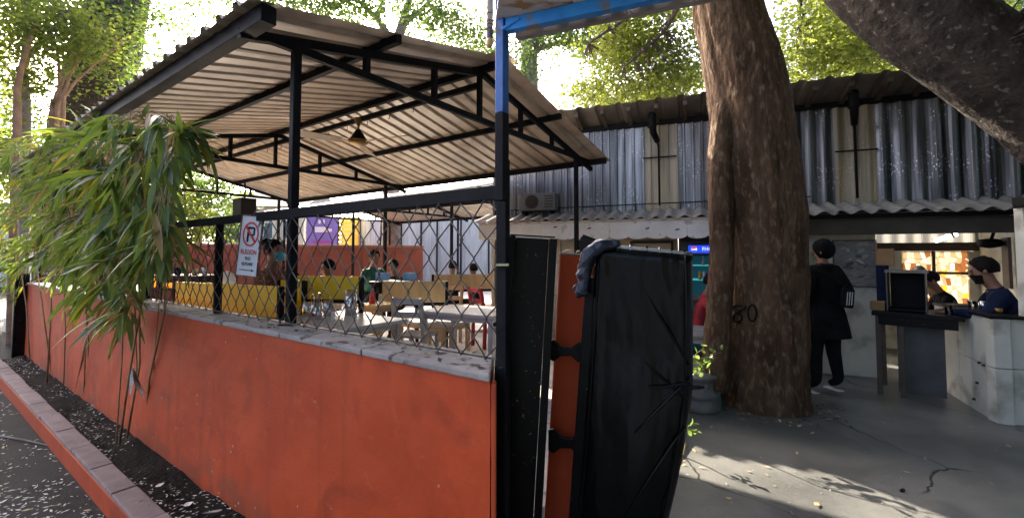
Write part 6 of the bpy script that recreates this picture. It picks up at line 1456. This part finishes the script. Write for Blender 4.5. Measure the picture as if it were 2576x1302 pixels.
# ================================================================== litter
def scatter(name, m, n_, fn, size, kind='stuff', lift=.004, label=None):
    mb = MB()
    for i in range(n_):
        P = fn(); a = rnd(0, 6.28); L_ = size * rnd(.5, 1.5); w = L_ * rnd(.25, .5); d_ = Vector((math.cos(a), math.sin(a), rnd(-.1, .25))); y = Vector((-math.sin(a), math.cos(a), rnd(-.2, .2)))
        P = P + Vector((0, 0, lift + L_ * .1)); b = len(mb.v); mb.v += [P - d_ * L_ / 2, P + y * w / 2, P + d_ * L_ / 2, P - y * w / 2]; mb.f += [(b, b + 1, b + 2), (b, b + 2, b + 3)]
    o = tag(mb.build(name, m), kind=kind); 
    if label: o['label'] = label
    return o
def clump(s0, s1, k0, k1, z):
    def f():
        for _ in range(30):
            s, k = rnd(s0, s1), rnd(k0, k1); q = Wp(s, k, z)
            if noise.noise(q * 1.6) + rnd(-.25, .35) > 0: return q
        return q
    return f
scatter('petal_litter', M_petal, 5200, clump(-.6, 8, -2.0, -.42, -.124), .028)
scatter('petal_litter', M_petal, 800, clump(-.5, 9, -.27, -.01, .03), .022)
scatter('leaf_litter', M_dryleaf, 160, clump(-.5, 9, -2.2, -.42, -.122), .05)
scatter('leaf_litter', M_barkd, 260, clump(.0, 4, .0, .24, 1.161), .035, lift=.001)
scatter('leaf_litter', M_dryleaf, 26, clump(.0, 1.0, .02, .24, 1.161), .03, lift=.001)
scatter('leaf_litter', M_dryleaf, 26, lambda: Vector((rnd(.8, 4.5), rnd(2.2, 4.8), 0)), .05)
def ring(): 
    a_ = rnd(0, 6.28); q_ = main_path[1][0]; r_ = .47 + abs(random.gauss(0, .16)); return Vector((q_.x + r_ * math.cos(a_), q_.y + r_ * math.sin(a_), .0))
scatter('leaf_litter', M_dryleaf, 110, ring, .045)
scatter('leaf_litter', M_barkd, 150, ring, .035)
scatter('leaf_litter', M_dryleaf, 60, lambda: Vector((rnd(.5, 1.9), rnd(2.0, 4.4), 0)), .035)
scatter('petal_litter', M_petal, 70, lambda: Vector((rnd(.8, 4.2), rnd(2.4, 4.6), 0)), .018)
for i, (u_, v_, lb) in enumerate(((400, 1215, 'large pale dead leaf lying in the planter'), (470, 1262, 'curled pale dead leaf near the kerb in the planter'), (560, 1280, 'dead leaf at the foot of the red wall'), (95, 915, 'pale leaf in the planter behind the bamboo stems'), (440, 1155, 'dead leaf on the soil under the bamboo'))):
    P = atz(u_, v_, .045); mb = leaf_me(.12, .05, -.1, .4); a = rnd(0, 6.28); M = Matrix.Rotation(a, 3, 'Z') @ Matrix.Rotation(-.15, 3, 'Y'); mb.v = [P + M @ v for v in mb.v]; tag(mb.build('fallen_leaf', M_petal, smooth=True), lb, 'leaf', 'dead leaves in the planter')
P = atz(2270, 1232, .006); small('metal_scrap', 'small dark metal scrap lying on the court floor', 'scrap', MB().box(P, (.05, .02, .012), Matrix.Rotation(.6, 3, 'Z')), M_steel, bev=.004)
# stick lying on the road
small('stick', 'dry twig lying on the dark paving by the kerb', 'stick', MB().tube([atz(0, 1095, -.115), atz(60, 1105, -.11), atz(118, 1118, -.115)], [.008, .007, .004], 6), M_barkg)
